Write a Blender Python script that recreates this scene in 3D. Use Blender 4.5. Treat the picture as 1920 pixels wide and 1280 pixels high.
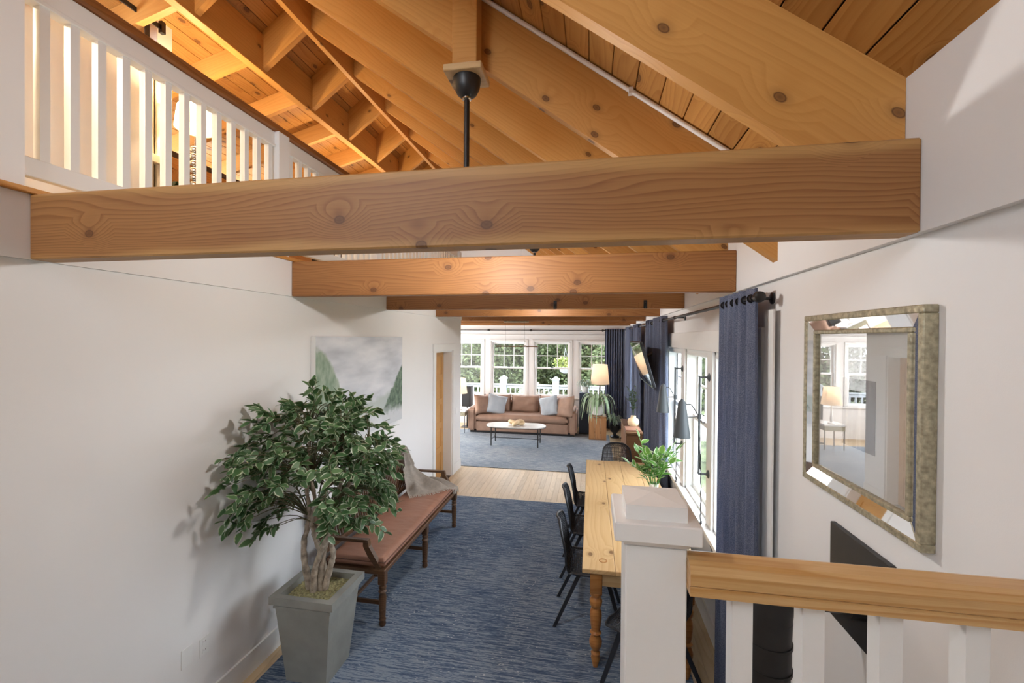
import bpy, bmesh, math, random
from mathutils import Vector, Matrix, Euler, noise as mnoise
R = math.radians
rnd = random.Random(7)
for o in list(bpy.data.objects): bpy.data.objects.remove(o)
S = bpy.context.scene
C = S.collection

# ------------------------------------------------------------------ camera
H = 2.39
cam_d = bpy.data.cameras.new('camera'); cam = bpy.data.objects.new('camera', cam_d); C.objects.link(cam)
cam_d.sensor_width = 36.0; cam_d.lens = 823.2 / 1920 * 36; cam_d.clip_start = 0.05; cam_d.clip_end = 300
YAW, PITCH, ROLL = .1784, .0082, .0072
fw = Vector((-math.sin(YAW), math.cos(YAW), 0)); rt = Vector((math.cos(YAW), math.sin(YAW), 0)); up = Vector((0, 0, 1))
fw2 = fw * math.cos(PITCH) - up * math.sin(PITCH); up2 = up * math.cos(PITCH) + fw * math.sin(PITCH)
rt3 = rt * math.cos(ROLL) + up2 * math.sin(ROLL); up3 = up2 * math.cos(ROLL) - rt * math.sin(ROLL)
M = Matrix((rt3, up3, -fw2)).transposed().to_4x4(); M.translation = (0, 0, H)
cam.matrix_world = M
S.camera = cam

# ------------------------------------------------------------------ world, lights, exposure
W = bpy.data.worlds.new('overcast_sky'); S.world = W; W.use_nodes = True
bg = W.node_tree.nodes['Background']; bg.inputs[0].default_value = (.84, .92, 1.0, 1); bg.inputs[1].default_value = 8.0
def area(name, loc, target, sx, sy, power, col):
    l = bpy.data.lights.new(name, 'AREA'); l.shape = 'RECTANGLE'; l.size = sx; l.size_y = sy; l.energy = power; l.color = col
    o = bpy.data.objects.new(name, l); C.objects.link(o); o.location = loc
    o.rotation_euler = (Vector(target) - Vector(loc)).to_track_quat('-Z', 'Y').to_euler()
    return o
area('landing_fill_light', (-.6, -1.4, 3.0), (-.7, 6, 2.2), 3.0, 2.2, 4, (1, .985, .965))  # unseen fill light added behind the camera to brighten the near end
area('living_room_fill_light', (-5.6, 9.8, 1.7), (-1, 9.6, 1.0), 3.0, 1.6, 170, (1, .99, .98))  # fill light added out of view; that side wall has no window
def point(name, loc, power, col, r=.1):
    l = bpy.data.lights.new(name, 'POINT'); l.energy = power; l.color = col; l.shadow_soft_size = r
    o = bpy.data.objects.new(name, l); C.objects.link(o); o.location = loc; return o
S.view_settings.view_transform = 'Standard'; S.view_settings.look = 'None'
S.view_settings.exposure = 0.68; S.view_settings.gamma = 1; S.view_settings.use_curve_mapping = False

# ------------------------------------------------------------------ mesh helpers
def box(bm, x0, x1, y0, y1, z0, z1, bev=0):
    v = [bm.verts.new((x, y, z)) for x in (x0, x1) for y in (y0, y1) for z in (z0, z1)]
    fs = [bm.faces.new([v[i] for i in f]) for f in ((0,1,3,2),(4,6,7,5),(0,4,5,1),(2,3,7,6),(0,2,6,4),(1,5,7,3))]
    if bev:
        es = list({e for f in fs for e in f.edges})
        bmesh.ops.bevel(bm, geom=es, offset=bev, segments=1, affect='EDGES')
    return fs
def B(*a, bev=0):
    bm = bmesh.new(); box(bm, *a, bev=bev); return bm
def lathe(bm, prof, c=(0, 0, 0), seg=16, cap=True, axis=None):
    rings = []
    Mx = Matrix.Identity(4)
    if axis is not None: Mx = Vector(axis).to_track_quat('Z', 'Y').to_matrix().to_4x4()
    for r, z in prof:
        rings.append([bm.verts.new(Vector(c) + Mx @ Vector((r*math.cos(a), r*math.sin(a), z))) for a in [2*math.pi*i/seg for i in range(seg)]])
    for a, b in zip(rings, rings[1:]):
        for i in range(seg): bm.faces.new((a[i], a[(i+1) % seg], b[(i+1) % seg], b[i]))
    if cap:
        bm.faces.new(list(reversed(rings[0]))); bm.faces.new(rings[-1])
def L(prof, c=(0,0,0), seg=16, cap=True, axis=None):
    bm = bmesh.new(); lathe(bm, prof, c, seg, cap, axis); return bm
def tube(bm, pts, rad, seg=8):
    pts = [Vector(p) for p in pts]; n = len(pts)
    rads = rad if isinstance(rad, (list, tuple)) else [rad]*n
    rings = []; pu = None
    for i, p in enumerate(pts):
        t = (pts[min(i+1, n-1)] - pts[max(i-1, 0)]).normalized()
        if pu is None:
            pu = t.orthogonal().normalized()
        pu = (pu - t*pu.dot(t)).normalized(); w = t.cross(pu)
        rings.append([bm.verts.new(p + (pu*math.cos(2*math.pi*k/seg) + w*math.sin(2*math.pi*k/seg))*rads[i]) for k in range(seg)])
    for a, b in zip(rings, rings[1:]):
        for i in range(seg): bm.faces.new((a[i], a[(i+1) % seg], b[(i+1) % seg], b[i]))
    bm.faces.new(list(reversed(rings[0]))); bm.faces.new(rings[-1])
def T(pts, rad, seg=8):
    bm = bmesh.new(); tube(bm, pts, rad, seg); return bm
def prism(bm, poly, axis, a0, a1):
    # poly: list of 2-d points in the plane across `axis` (0: yz, 1: xz, 2: xy)
    def P3(p, a): return (a, p[0], p[1]) if axis == 0 else ((p[0], a, p[1]) if axis == 1 else (p[0], p[1], a))
    A = [bm.verts.new(P3(p, a0)) for p in poly]; Bv = [bm.verts.new(P3(p, a1)) for p in poly]
    n = len(poly)
    bm.faces.new(A); bm.faces.new(list(reversed(Bv)))
    for i in range(n): bm.faces.new((A[i], Bv[i], Bv[(i+1) % n], A[(i+1) % n]))
def PR(poly, axis, a0, a1):
    bm = bmesh.new(); prism(bm, poly, axis, a0, a1); return bm
def smoothpts(pts, n=6):
    # Catmull-Rom through the points
    P = [Vector(p) for p in pts]; out = []
    for i in range(len(P)-1):
        p0, p1, p2, p3 = P[max(i-1, 0)], P[i], P[i+1], P[min(i+2, len(P)-1)]
        for k in range(n):
            t = k/n
            out.append(.5*((2*p1) + (p2-p0)*t + (2*p0-5*p1+4*p2-p3)*t*t + (3*p1-p0-3*p2+p3)*t**3))
    out.append(P[-1]); return out
def mesh_of(name, bm, mat, smooth=False):
    bmesh.ops.recalc_face_normals(bm, faces=bm.faces)
    me = bpy.data.meshes.new(name); bm.to_mesh(me); bm.free()
    for p in me.polygons: p.use_smooth = bool(smooth)
    me.materials.append(mat)
    if smooth:
        try: me.set_sharp_from_angle(angle=R(smooth if smooth is not True else 40))
        except Exception: pass
    return me
def link(name, me, parent=None):
    o = bpy.data.objects.new(name, me); C.objects.link(o)
    if parent: o.parent = parent
    return o
def obj(name, bm, mat, parent=None, smooth=False):
    return link(name, mesh_of(name, bm, mat, smooth), parent)
def tag(o, label, cat=None, group=None, kind=None):
    o['label'] = label
    if cat: o['category'] = cat
    if group: o['group'] = group
    if kind: o['kind'] = kind
    return o
def thing(name, label, cat, loc=(0,0,0), rz=0, group=None, kind=None):
    o = link(name, None); o.location = loc; o.rotation_euler = (0, 0, rz); o.empty_display_size = .1
    return tag(o, label, cat, group, kind)
def struct(name, bm, mat, label, cat, smooth=False):
    return tag(obj(name, bm, mat, None, smooth), label, cat, None, 'structure')
def copy_tree(o, parent=None):
    c = o.copy(); C.objects.link(c); c.parent = parent
    for ch in o.children: copy_tree(ch, c)
    return c
def timber(name, p0, p1, w, h, mat, parent=None, upv=(0,0,1), bev=.003):
    """box beam: local x along its length, width w, height h along upv; p0,p1 on its centre line"""
    p0, p1 = Vector(p0), Vector(p1); d = p1 - p0; ln = d.length; x = d.normalized()
    z = Vector(upv); z = (z - x*z.dot(x)).normalized(); y = z.cross(x)
    bm = B(0, ln, -w/2, w/2, -h/2, h/2, bev=bev)
    o = obj(name, bm, mat, parent)
    m = Matrix((x, y, z)).transposed().to_4x4(); m.translation = p0
    o.matrix_local = m
    return o

# ------------------------------------------------------------------ materials
class N:
    def __init__(s, name):
        s.m = bpy.data.materials.new(name); s.m.use_nodes = True; s.t = s.m.node_tree
        s.b = s.t.nodes['Principled BSDF']; s.out = s.t.nodes['Material Output']
    def n(s, typ, **kw):
        nd = s.t.nodes.new(typ)
        for k, v in kw.items():
            if k in nd.inputs: nd.inputs[k].default_value = v
            else: setattr(nd, k, v)
        return nd
    def l(s, a, b): s.t.links.new(a, b)
    def coord(s, kind='Object', scale=(1,1,1), rand=True):
        tc = s.n('ShaderNodeTexCoord'); src = tc.outputs[kind]
        if rand:
            oi = s.n('ShaderNodeObjectInfo'); mu = s.n('ShaderNodeMath', operation='MULTIPLY'); mu.inputs[1].default_value = 37.0
            s.l(oi.outputs['Random'], mu.inputs[0]); ad = s.n('ShaderNodeVectorMath', operation='ADD')
            s.l(src, ad.inputs[0]); s.l(mu.outputs[0], ad.inputs[1]); src = ad.outputs[0]
        mp = s.n('ShaderNodeMapping'); mp.inputs['Scale'].default_value = scale; s.l(src, mp.inputs[0])
        return mp.outputs[0]
    def ramp(s, fac, stops):
        r = s.n('ShaderNodeValToRGB'); e = r.color_ramp.elements
        while len(e) < len(stops): e.new(.5)
        for el, (p, c) in zip(e, stops):
            el.position = p; el.color = (*c, 1) if len(c) == 3 else c
        s.l(fac, r.inputs[0]); return r.outputs[0]
    def mix(s, fac, a, b, mode='MIX'):
        m = s.n('ShaderNodeMix', data_type='RGBA', blend_type=mode)
        for sock, v in ((m.inputs[0], fac), (m.inputs[6], a), (m.inputs[7], b)):
            if hasattr(v, 'is_linked'): s.l(v, sock)
            else: sock.default_value = v if not isinstance(v, tuple) else ((*v, 1) if len(v) == 3 else v)
        return m.outputs[2]
    def bump(s, h, strength=.2, dist=.01):
        b = s.n('ShaderNodeBump'); b.inputs['Strength'].default_value = strength; b.inputs['Distance'].default_value = dist
        s.l(h, b.inputs['Height']); s.l(b.outputs[0], s.b.inputs['Normal'])
def plain(name, col, rough=.5, metal=0, var=.06, vscale=6, bump=0, bscale=200, spec=.5):
    a = N(name); a.b.inputs['Roughness'].default_value = rough; a.b.inputs['Metallic'].default_value = metal
    a.b.inputs['Specular IOR Level'].default_value = spec
    co = a.coord(scale=(1,1,1)); no = a.n('ShaderNodeTexNoise', Scale=vscale, Detail=4.0); a.l(co, no.inputs[0])
    lo = tuple(c*(1-var) for c in col); hi = tuple(min(1, c*(1+var)) for c in col)
    a.l(a.ramp(no.outputs[0], [(.3, lo), (.7, hi)]), a.b.inputs['Base Color'])
    if bump:
        n2 = a.n('ShaderNodeTexNoise', Scale=bscale, Detail=3.0); a.l(co, n2.inputs[0]); a.bump(n2.outputs[0], bump)
    return a.m
def wood(name, light, dark, knot=(.10, .038, .014), bands=26, rough=.5, knots=.5, kscale=(1.1, 3.2, 3.2), grain=.35, stretch=.16, kr=.055, dist=5.0, objvar=.12, contrast=1.0, sap=None):
    a = N(name); a.b.inputs['Roughness'].default_value = rough; a.b.inputs['Specular IOR Level'].default_value = .35
    base = a.coord(scale=(1,1,1))
    def mp(sc):
        m = a.n('ShaderNodeMapping'); m.inputs['Scale'].default_value = sc; a.l(base, m.inputs[0]); return m.outputs[0]
    # knots first, so that the rings can flow round them
    vo = a.n('ShaderNodeTexVoronoi', Scale=1.0, Randomness=1.0, voronoi_dimensions='2D')
    s0 = a.n('ShaderNodeSeparateXYZ'); a.l(base, s0.inputs[0]); yz = a.n('ShaderNodeMath', operation='ADD'); a.l(s0.outputs[1], yz.inputs[0]); a.l(s0.outputs[2], yz.inputs[1])
    cx = a.n('ShaderNodeCombineXYZ'); a.l(s0.outputs[0], cx.inputs[0]); a.l(yz.outputs[0], cx.inputs[1])
    km = a.n('ShaderNodeMapping'); km.inputs['Scale'].default_value = kscale; a.l(cx.outputs[0], km.inputs[0]); a.l(km.outputs[0], vo.inputs['Vector'])
    sel = a.n('ShaderNodeSeparateColor'); a.l(vo.outputs['Color'], sel.inputs[0])
    gate = a.n('ShaderNodeMath', operation='LESS_THAN'); a.l(sel.outputs[0], gate.inputs[0]); gate.inputs[1].default_value = knots
    flow = a.ramp(vo.outputs['Distance'], [(0, (1,1,1)), (.38, (0,0,0))])
    fl = a.n('ShaderNodeMath', operation='MULTIPLY'); a.l(flow, fl.inputs[0]); a.l(gate.outputs[0], fl.inputs[1])
    fl2 = a.n('ShaderNodeMath', operation='MULTIPLY'); a.l(fl.outputs[0], fl2.inputs[0]); fl2.inputs[1].default_value = .10
    n1 = a.n('ShaderNodeTexNoise', Scale=1.6, Detail=2.0); a.l(mp((stretch*2.2, 2.2, 2.2)), n1.inputs[0])
    v1 = a.n('ShaderNodeMath', operation='MULTIPLY_ADD'); a.l(n1.outputs[0], v1.inputs[0]); v1.inputs[1].default_value = .34; a.l(fl2.outputs[0], v1.inputs[2])
    sp = a.n('ShaderNodeSeparateXYZ'); a.l(base, sp.inputs[0])
    zz = a.n('ShaderNodeMath', operation='MULTIPLY_ADD'); a.l(sp.outputs[1], zz.inputs[0]); zz.inputs[1].default_value = .55; a.l(sp.outputs[2], zz.inputs[2])
    ph = a.n('ShaderNodeMath', operation='ADD'); a.l(zz.outputs[0], ph.inputs[0]); a.l(v1.outputs[0], ph.inputs[1])
    ps = a.n('ShaderNodeMath', operation='MULTIPLY'); a.l(ph.outputs[0], ps.inputs[0]); ps.inputs[1].default_value = bands
    fr = a.n('ShaderNodeMath', operation='FRACT'); a.l(ps.outputs[0], fr.inputs[0])
    ring = a.ramp(fr.outputs[0], [(0, (.1,.1,.1)), (.55, (.35,.35,.35)), (.9, (.9,.9,.9)), (1, (.1,.1,.1))])
    n2 = a.n('ShaderNodeTexNoise', Scale=1.0, Detail=5.0, Roughness=.7); a.l(mp((3, 120, 120)), n2.inputs[0])
    n3 = a.n('ShaderNodeTexNoise', Scale=1.0, Detail=3.0); a.l(mp((.7, 4, 4)), n3.inputs[0])
    f1 = a.n('ShaderNodeMath', operation='MULTIPLY_ADD'); a.l(ring, f1.inputs[0]); f1.inputs[1].default_value = .38*contrast; f1.inputs[2].default_value = 0
    f2 = a.n('ShaderNodeMath', operation='MULTIPLY_ADD'); a.l(n2.outputs[0], f2.inputs[0]); f2.inputs[1].default_value = grain; a.l(f1.outputs[0], f2.inputs[2])
    f3 = a.n('ShaderNodeMath', operation='MULTIPLY_ADD'); a.l(n3.outputs[0], f3.inputs[0]); f3.inputs[1].default_value = .5; a.l(f2.outputs[0], f3.inputs[2])
    col = a.ramp(f3.outputs[0], [(.2, light), (.85, dark)])
    if sap:
        tc2 = a.n('ShaderNodeTexCoord'); s2 = a.n('ShaderNodeSeparateXYZ'); a.l(tc2.outputs['Object'], s2.inputs[0])
        ab = a.n('ShaderNodeMath', operation='ABSOLUTE'); a.l(s2.outputs[2], ab.inputs[0])
        wv = a.n('ShaderNodeTexNoise', Scale=1.0, Detail=2.0); a.l(mp((.9, 1.5, 1.5)), wv.inputs[0])
        ws = a.n('ShaderNodeMath', operation='MULTIPLY_ADD'); a.l(wv.outputs[0], ws.inputs[0]); ws.inputs[1].default_value = .12; a.l(ab.outputs[0], ws.inputs[2])
        sf = a.ramp(ws.outputs[0], [(.158, (0,0,0)), (.185, (.75,.75,.75))])
        sc = a.mix(.35, col, sap); sc = a.mix(.5, sc, sap)
        col = a.mix(sf, col, sc)
    kd = a.ramp(vo.outputs['Distance'], [(0, (.85,.85,.85)), (kr*.75, (.7,.7,.7)), (kr*.9, (1,1,1)), (kr*1.2, (.25,.25,.25)), (kr*2.6, (0,0,0))])
    kf = a.n('ShaderNodeMath', operation='MULTIPLY'); a.l(kd, kf.inputs[0]); a.l(gate.outputs[0], kf.inputs[1])
    col = a.mix(kf.outputs[0], col, knot)
    oi = a.n('ShaderNodeObjectInfo'); hs = a.n('ShaderNodeHueSaturation')
    mr = a.n('ShaderNodeMapRange'); mr.inputs[3].default_value = 1-objvar; mr.inputs[4].default_value = 1+objvar; a.l(oi.outputs['Random'], mr.inputs[0])
    a.l(mr.outputs[0], hs.inputs['Value']); a.l(col, hs.inputs['Color'])
    a.l(hs.outputs[0], a.b.inputs['Base Color']); a.bump(n2.outputs[0], .06, .004)
    return a.m
M_ = {}
M_['wall'] = plain('painted_wall', (.80, .79, .785), .75, var=.01, vscale=2, bump=.03, bscale=260, spec=.2)
M_['trim'] = plain('white_trim_paint', (.80, .79, .775), .4, var=.01)
M_['cream'] = plain('cream_wall_paint', (.82, .76, .62), .7, var=.02)
M_['railwhite'] = plain('white_rail_paint', (.82, .815, .80), .35, var=.01)
M_['beam'] = wood('fir_beam_wood', (.42, .205, .072), (.20, .080, .024), bands=52, knots=.62, kscale=(3.0, 4.2, 1), kr=.06, objvar=.04, sap=(.56, .33, .12))
M_['beam_old'] = wood('amber_beam_wood', (.41, .19, .062), (.22, .085, .025), bands=40, knots=.6, kscale=(3.2, 4.5, 1), kr=.075, objvar=.06)
M_['rafter'] = wood('rafter_wood', (.64, .335, .10), (.44, .19, .042), bands=30, knots=.3, kscale=(2.6, 4, 1), kr=.055, objvar=.08, contrast=.55)
M_['board'] = wood('tongue_board_wood', (.56, .29, .085), (.36, .145, .034), bands=38, knots=.5, kscale=(3.0, 6, 1), kr=.10, objvar=.16)
M_['floorwood'] = wood('oak_floor_wood', (.66, .52, .345), (.50, .365, .215), bands=60, knots=0, rough=.35, objvar=.10)
M_['table'] = wood('pine_table_wood', (.62, .44, .235), (.47, .29, .125), bands=22, knots=.35, kscale=(3, 5, 1), kr=.07, rough=.35, objvar=.03)
M_['tableleg'] = wood('pine_leg_wood', (.50, .24, .075), (.34, .13, .035), bands=30, knots=.1, rough=.35)
M_['handrail'] = wood('oak_handrail_wood', (.76, .55, .29), (.50, .27, .09), bands=55, knots=0, rough=.3, stretch=.10, grain=.6)
M_['loftrail'] = wood('brown_handrail_wood', (.40, .16, .05), (.20, .07, .02), bands=40, knots=0, rough=.35)
M_['bench'] = wood('walnut_bench_wood', (.16, .085, .045), (.07, .035, .018), bands=40, knots=0, rough=.35)
M_['door'] = wood('fir_door_wood', (.64, .37, .14), (.46, .22, .06), bands=60, knots=0, rough=.4)
M_['cubewood'] = wood('reclaimed_block_wood', (.50, .26, .11), (.30, .13, .05), bands=30, knots=.2, rough=.5, objvar=.2)
M_['console'] = wood('brown_console_wood', (.23, .12, .055), (.12, .055, .025), bands=50, knots=0, rough=.4)
M_['black'] = plain('black_metal', (.012, .012, .013), .4, var=.1)
M_['blackplastic'] = plain('black_plastic', (.018, .02, .026), .42, var=.1)
M_['stove'] = plain('black_stovepipe_metal', (.03, .031, .034), .45, .3, var=.15, vscale=12)
M_['chrome'] = plain('chrome_metal', (.6, .6, .6), .2, 1.0)
M_['steelrod'] = plain('steel_rod', (.35, .35, .37), .25, 1.0)
M_['greyshade'] = plain('grey_lamp_metal', (.07, .08, .09), .5, var=.05)
M_['leather'] = plain('tan_bench_leather', (.31, .15, .098), .45, var=.10, vscale=4, bump=.12, bscale=60)
M_['piping'] = plain('leather_piping', (.12, .05, .03), .5)
M_['sofa'] = plain('tan_sofa_velvet', (.33, .205, .145), .7, var=.14, vscale=5, bump=.2, bscale=14)
M_['pillow'] = plain('pale_blue_linen', (.42, .46, .50), .85, var=.06, bump=.1)
M_['wool'] = plain('beige_wool', (.56, .51, .45), .9, var=.12, vscale=30, bump=.3, bscale=300)
M_['planter'] = plain('grey_stone_planter', (.27, .272, .25), .6, var=.16, vscale=5, bump=.08, bscale=60)
M_['moss'] = plain('moss_fill', (.33, .31, .16), .95, var=.5, vscale=70, bump=.6, bscale=120)
M_['soil'] = plain('dark_soil', (.05, .035, .025), .95, var=.3)
M_['bark'] = plain('ficus_bark', (.36, .30, .235), .8, var=.5, vscale=26, bump=.4, bscale=50)
M_['twig'] = plain('green_brown_twig', (.10, .09, .045), .8, var=.3)
M_['whitepot'] = plain('white_ceramic', (.80, .79, .77), .3, var=.02)
M_['stone'] = plain('pale_stone_top', (.62, .60, .56), .35, var=.08, vscale=8)
M_['knotdecor'] = plain('cream_knot_clay', (.72, .55, .34), .6, var=.12)
M_['tan'] = plain('newel_cap_paint', (.50, .42, .36), .5, var=.02)
M_['paper'] = plain('white_mat_paper', (.80, .80, .78), .8, var=.01)
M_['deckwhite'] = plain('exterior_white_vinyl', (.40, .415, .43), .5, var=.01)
M_['grass'] = plain('lawn_grass', (.085, .105, .05), .95, var=.5, vscale=3)
M_['deckfloor'] = plain('grey_deck_boards', (.30, .28, .26), .8, var=.1)
M_['silver'] = plain('champagne_silver_leaf', (.40, .365, .26), .38, .55, var=.35, vscale=60, bump=.25, bscale=90)
M_['gap'] = plain('dark_joint', (.06, .03, .012), .9)
M_['plate'] = plain('outlet_plastic', (.80, .80, .79), .35, var=.005)
M_['navy'] = plain('navy_painted_wood', (.03, .045, .075), .5)
M_['urn'] = plain('black_urn_iron', (.02, .022, .025), .4, var=.2)

def curtain_mat():
    a = N('blue_woven_curtain'); a.b.inputs['Roughness'].default_value = .85; a.b.inputs['Specular IOR Level'].default_value = .15
    co = a.coord(rand=False)
    w1 = a.n('ShaderNodeTexNoise', Scale=1.0, Detail=2.0)
    m1 = a.n('ShaderNodeMapping'); m1.inputs['Scale'].default_value = (260, 260, 260); a.l(co, m1.inputs[0]); a.l(m1.outputs[0], w1.inputs[0])
    n2 = a.n('ShaderNodeTexNoise', Scale=1.0, Detail=3.0); m2 = a.n('ShaderNodeMapping'); m2.inputs['Scale'].default_value = (40, 40, 3); a.l(co, m2.inputs[0]); a.l(m2.outputs[0], n2.inputs[0])
    f = a.n('ShaderNodeMath', operation='MULTIPLY_ADD'); a.l(n2.outputs[0], f.inputs[0]); f.inputs[1].default_value = .35; a.l(w1.outputs[0], f.inputs[2])
    a.l(a.ramp(f.outputs[0], [(.45, (.07, .085, .14)), (.68, (.15, .175, .26)), (.85, (.26, .285, .37))]), a.b.inputs['Base Color'])
    tr = a.n('ShaderNodeBsdfTranslucent'); tr.inputs[0].default_value = (.17, .22, .36, 1)
    mx = a.n('ShaderNodeMixShader'); mx.inputs[0].default_value = .22
    a.l(a.b.outputs[0], mx.inputs[1]); a.l(tr.outputs[0], mx.inputs[2]); a.l(mx.outputs[0], a.out.inputs[0])
    a.bump(w1.outputs[0], .25, .003)
    return a.m
M_['curtain'] = curtain_mat()
def rug_mat(name, c0, c1, c2, speck, sx=3.0):
    a = N(name); a.b.inputs['Roughness'].default_value = .95; a.b.inputs['Specular IOR Level'].default_value = .1
    co = a.coord(rand=False)
    def nz(sc, d=3.0, dist=0.0):
        m = a.n('ShaderNodeMapping'); m.inputs['Scale'].default_value = sc; a.l(co, m.inputs[0])
        n = a.n('ShaderNodeTexNoise', Scale=1.0, Detail=d, Distortion=dist); a.l(m.outputs[0], n.inputs[0]); return n.outputs[0]
    s1 = nz((sx, 75, 1), 4.0, .3); s2 = nz((30, 160, 1), 3.0); s3 = nz((.8, .9, 1), 2.0)
    f = a.n('ShaderNodeMath', operation='MULTIPLY_ADD'); a.l(s2, f.inputs[0]); f.inputs[1].default_value = .55; a.l(s1, f.inputs[2])
    f2 = a.n('ShaderNodeMath', operation='MULTIPLY_ADD'); a.l(s3, f2.inputs[0]); f2.inputs[1].default_value = .35; a.l(f.outputs[0], f2.inputs[2])
    col = a.ramp(f2.outputs[0], [(.72, c0), (.95, c1), (1.0, c2)])
    m = a.n('ShaderNodeMapping'); m.inputs['Scale'].default_value = (24, 50, 1); a.l(co, m.inputs[0])
    v = a.n('ShaderNodeTexVoronoi', Scale=1.0, Randomness=.75); a.l(m.outputs[0], v.inputs['Vector'])
    dots = a.ramp(v.outputs['Distance'], [(.0, (1,1,1)), (.14, (.9,.9,.9)), (.2, (0,0,0))])
    s4 = nz((2.4, 3.2, 1), 2.0); gate = a.ramp(s4, [(.42, (0,0,0)), (.60, (speck,)*3)])
    mu = a.n('ShaderNodeMath', operation='MULTIPLY'); a.l(dots, mu.inputs[0]); a.l(gate, mu.inputs[1])
    col = a.mix(mu.outputs[0], col, (.55, .58, .62))
    a.l(col, a.b.inputs['Base Color']); a.bump(f.outputs[0], .5, .01)
    return a.m
M_['rug'] = rug_mat('blue_woven_rug', (.043, .074, .138), (.112, .158, .240), (.225, .275, .345), 1.0, 4.5)
M_['rug2'] = rug_mat('grey_blue_rug', (.15, .19, .24), (.23, .275, .33), (.36, .40, .44), .5, 6.0)
def glass_mat(name, refl, tint=(1,1,1)):
    a = N(name); tr = a.n('ShaderNodeBsdfTransparent'); tr.inputs[0].default_value = (*tint, 1)
    gl = a.n('ShaderNodeBsdfGlossy'); gl.inputs['Roughness'].default_value = .01
    mx = a.n('ShaderNodeMixShader'); mx.inputs[0].default_value = refl
    a.l(tr.outputs[0], mx.inputs[1]); a.l(gl.outputs[0], mx.inputs[2]); a.l(mx.outputs[0], a.out.inputs[0]); return a.m
M_['glass'] = glass_mat('window_glass', .05)
M_['picglass'] = glass_mat('picture_glass', .30)
M_['mirror'] = plain('mirror_glass', (.9, .9, .9), .02, 1.0, var=0)
M_['tvscreen'] = plain('glossy_screen', (.01, .01, .012), .06, 0, spec=1.0)
M_['tvscreen'].node_tree.nodes['Principled BSDF'].inputs['Coat Weight'].default_value = 1.0
def shade_mat(name, col, e):
    a = N(name); a.b.inputs['Base Color'].default_value = (*col, 1); a.b.inputs['Roughness'].default_value = .8
    co = a.coord(rand=False); no = a.n('ShaderNodeTexNoise', Scale=90.0); a.l(co, no.inputs[0]); a.bump(no.outputs[0], .1)
    tr = a.n('ShaderNodeBsdfTranslucent'); tr.inputs[0].default_value = (*col, 1)
    mx = a.n('ShaderNodeMixShader'); mx.inputs[0].default_value = .5; a.l(a.b.outputs[0], mx.inputs[1]); a.l(tr.outputs[0], mx.inputs[2])
    a.b.inputs['Emission Color'].default_value = (1, .72, .45, 1); a.b.inputs['Emission Strength'].default_value = e
    a.l(mx.outputs[0], a.out.inputs[0]); return a.m
M_['shade'] = shade_mat('linen_lamp_shade', (.90, .77, .62), .12)
M_['shadelit'] = shade_mat('lit_white_shade', (.95, .85, .62), 1.2)
def leaf_mat(name, c0, c1, edge=None, rough=.45):
    a = N(name); a.b.inputs['Roughness'].default_value = rough
    tc = a.n('ShaderNodeTexCoord'); oi = a.n('ShaderNodeObjectInfo')
    ge = a.n('ShaderNodeNewGeometry')
    ad = a.n('ShaderNodeMath', operation='ADD'); a.l(oi.outputs['Random'], ad.inputs[0]); a.l(ge.outputs['Random Per Island'], ad.inputs[1])
    fr = a.n('ShaderNodeMath', operation='FRACT'); a.l(ad.outputs[0], fr.inputs[0])
    col = a.ramp(fr.outputs[0], [(0, c0), (1, c1)])
    if edge:
        sp = a.n('ShaderNodeSeparateXYZ'); a.l(tc.outputs['UV'], sp.inputs[0])
        no = a.n('ShaderNodeTexNoise', Scale=9.0); a.l(tc.outputs['UV'], no.inputs[0])
        m = a.n('ShaderNodeMath', operation='MULTIPLY_ADD'); a.l(no.outputs[0], m.inputs[0]); m.inputs[1].default_value = .35; a.l(sp.outputs[0], m.inputs[2]); m2_ = a.n('ShaderNodeMath', operation='MULTIPLY'); a.l(m.outputs[0], m2_.inputs[0]); m2_.inputs[1].default_value = .72; m = m2_
        e = a.ramp(m.outputs[0], [(.62, (0,0,0)), (.76, (1,1,1))])
        col = a.mix(e, col, edge)
    a.l(col, a.b.inputs['Base Color'])
    tr = a.n('ShaderNodeBsdfTranslucent'); a.l(col, tr.inputs[0])
    mx = a.n('ShaderNodeMixShader'); mx.inputs[0].default_value = .25; a.l(a.b.outputs[0], mx.inputs[1]); a.l(tr.outputs[0], mx.inputs[2]); a.l(mx.outputs[0], a.out.inputs[0])
    return a.m
M_['ficus'] = leaf_mat('variegated_ficus_leaf', (.035, .105, .032), (.115, .215, .085), (.50, .56, .40))
M_['rubber'] = leaf_mat('green_plant_leaf', (.05, .17, .02), (.13, .30, .05), (.55, .62, .40))
M_['fern'] = leaf_mat('pale_fern_leaf', (.24, .37, .18), (.42, .55, .34), (.62, .68, .55))
M_['sage'] = leaf_mat('sage_leaf', (.20, .29, .20), (.36, .44, .36))
M_['darkleaf'] = leaf_mat('dark_leaf', (.015, .035, .012), (.05, .08, .03))
M_['tree1'] = leaf_mat('tree_leaf_dark', (.018, .03, .016), (.065, .09, .042), rough=.7)
M_['tree2'] = leaf_mat('tree_leaf_mid', (.045, .065, .022), (.16, .20, .085), rough=.7)
M_['flower'] = leaf_mat('basket_flower_leaf', (.14, .24, .02), (.60, .58, .25), rough=.6)
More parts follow.
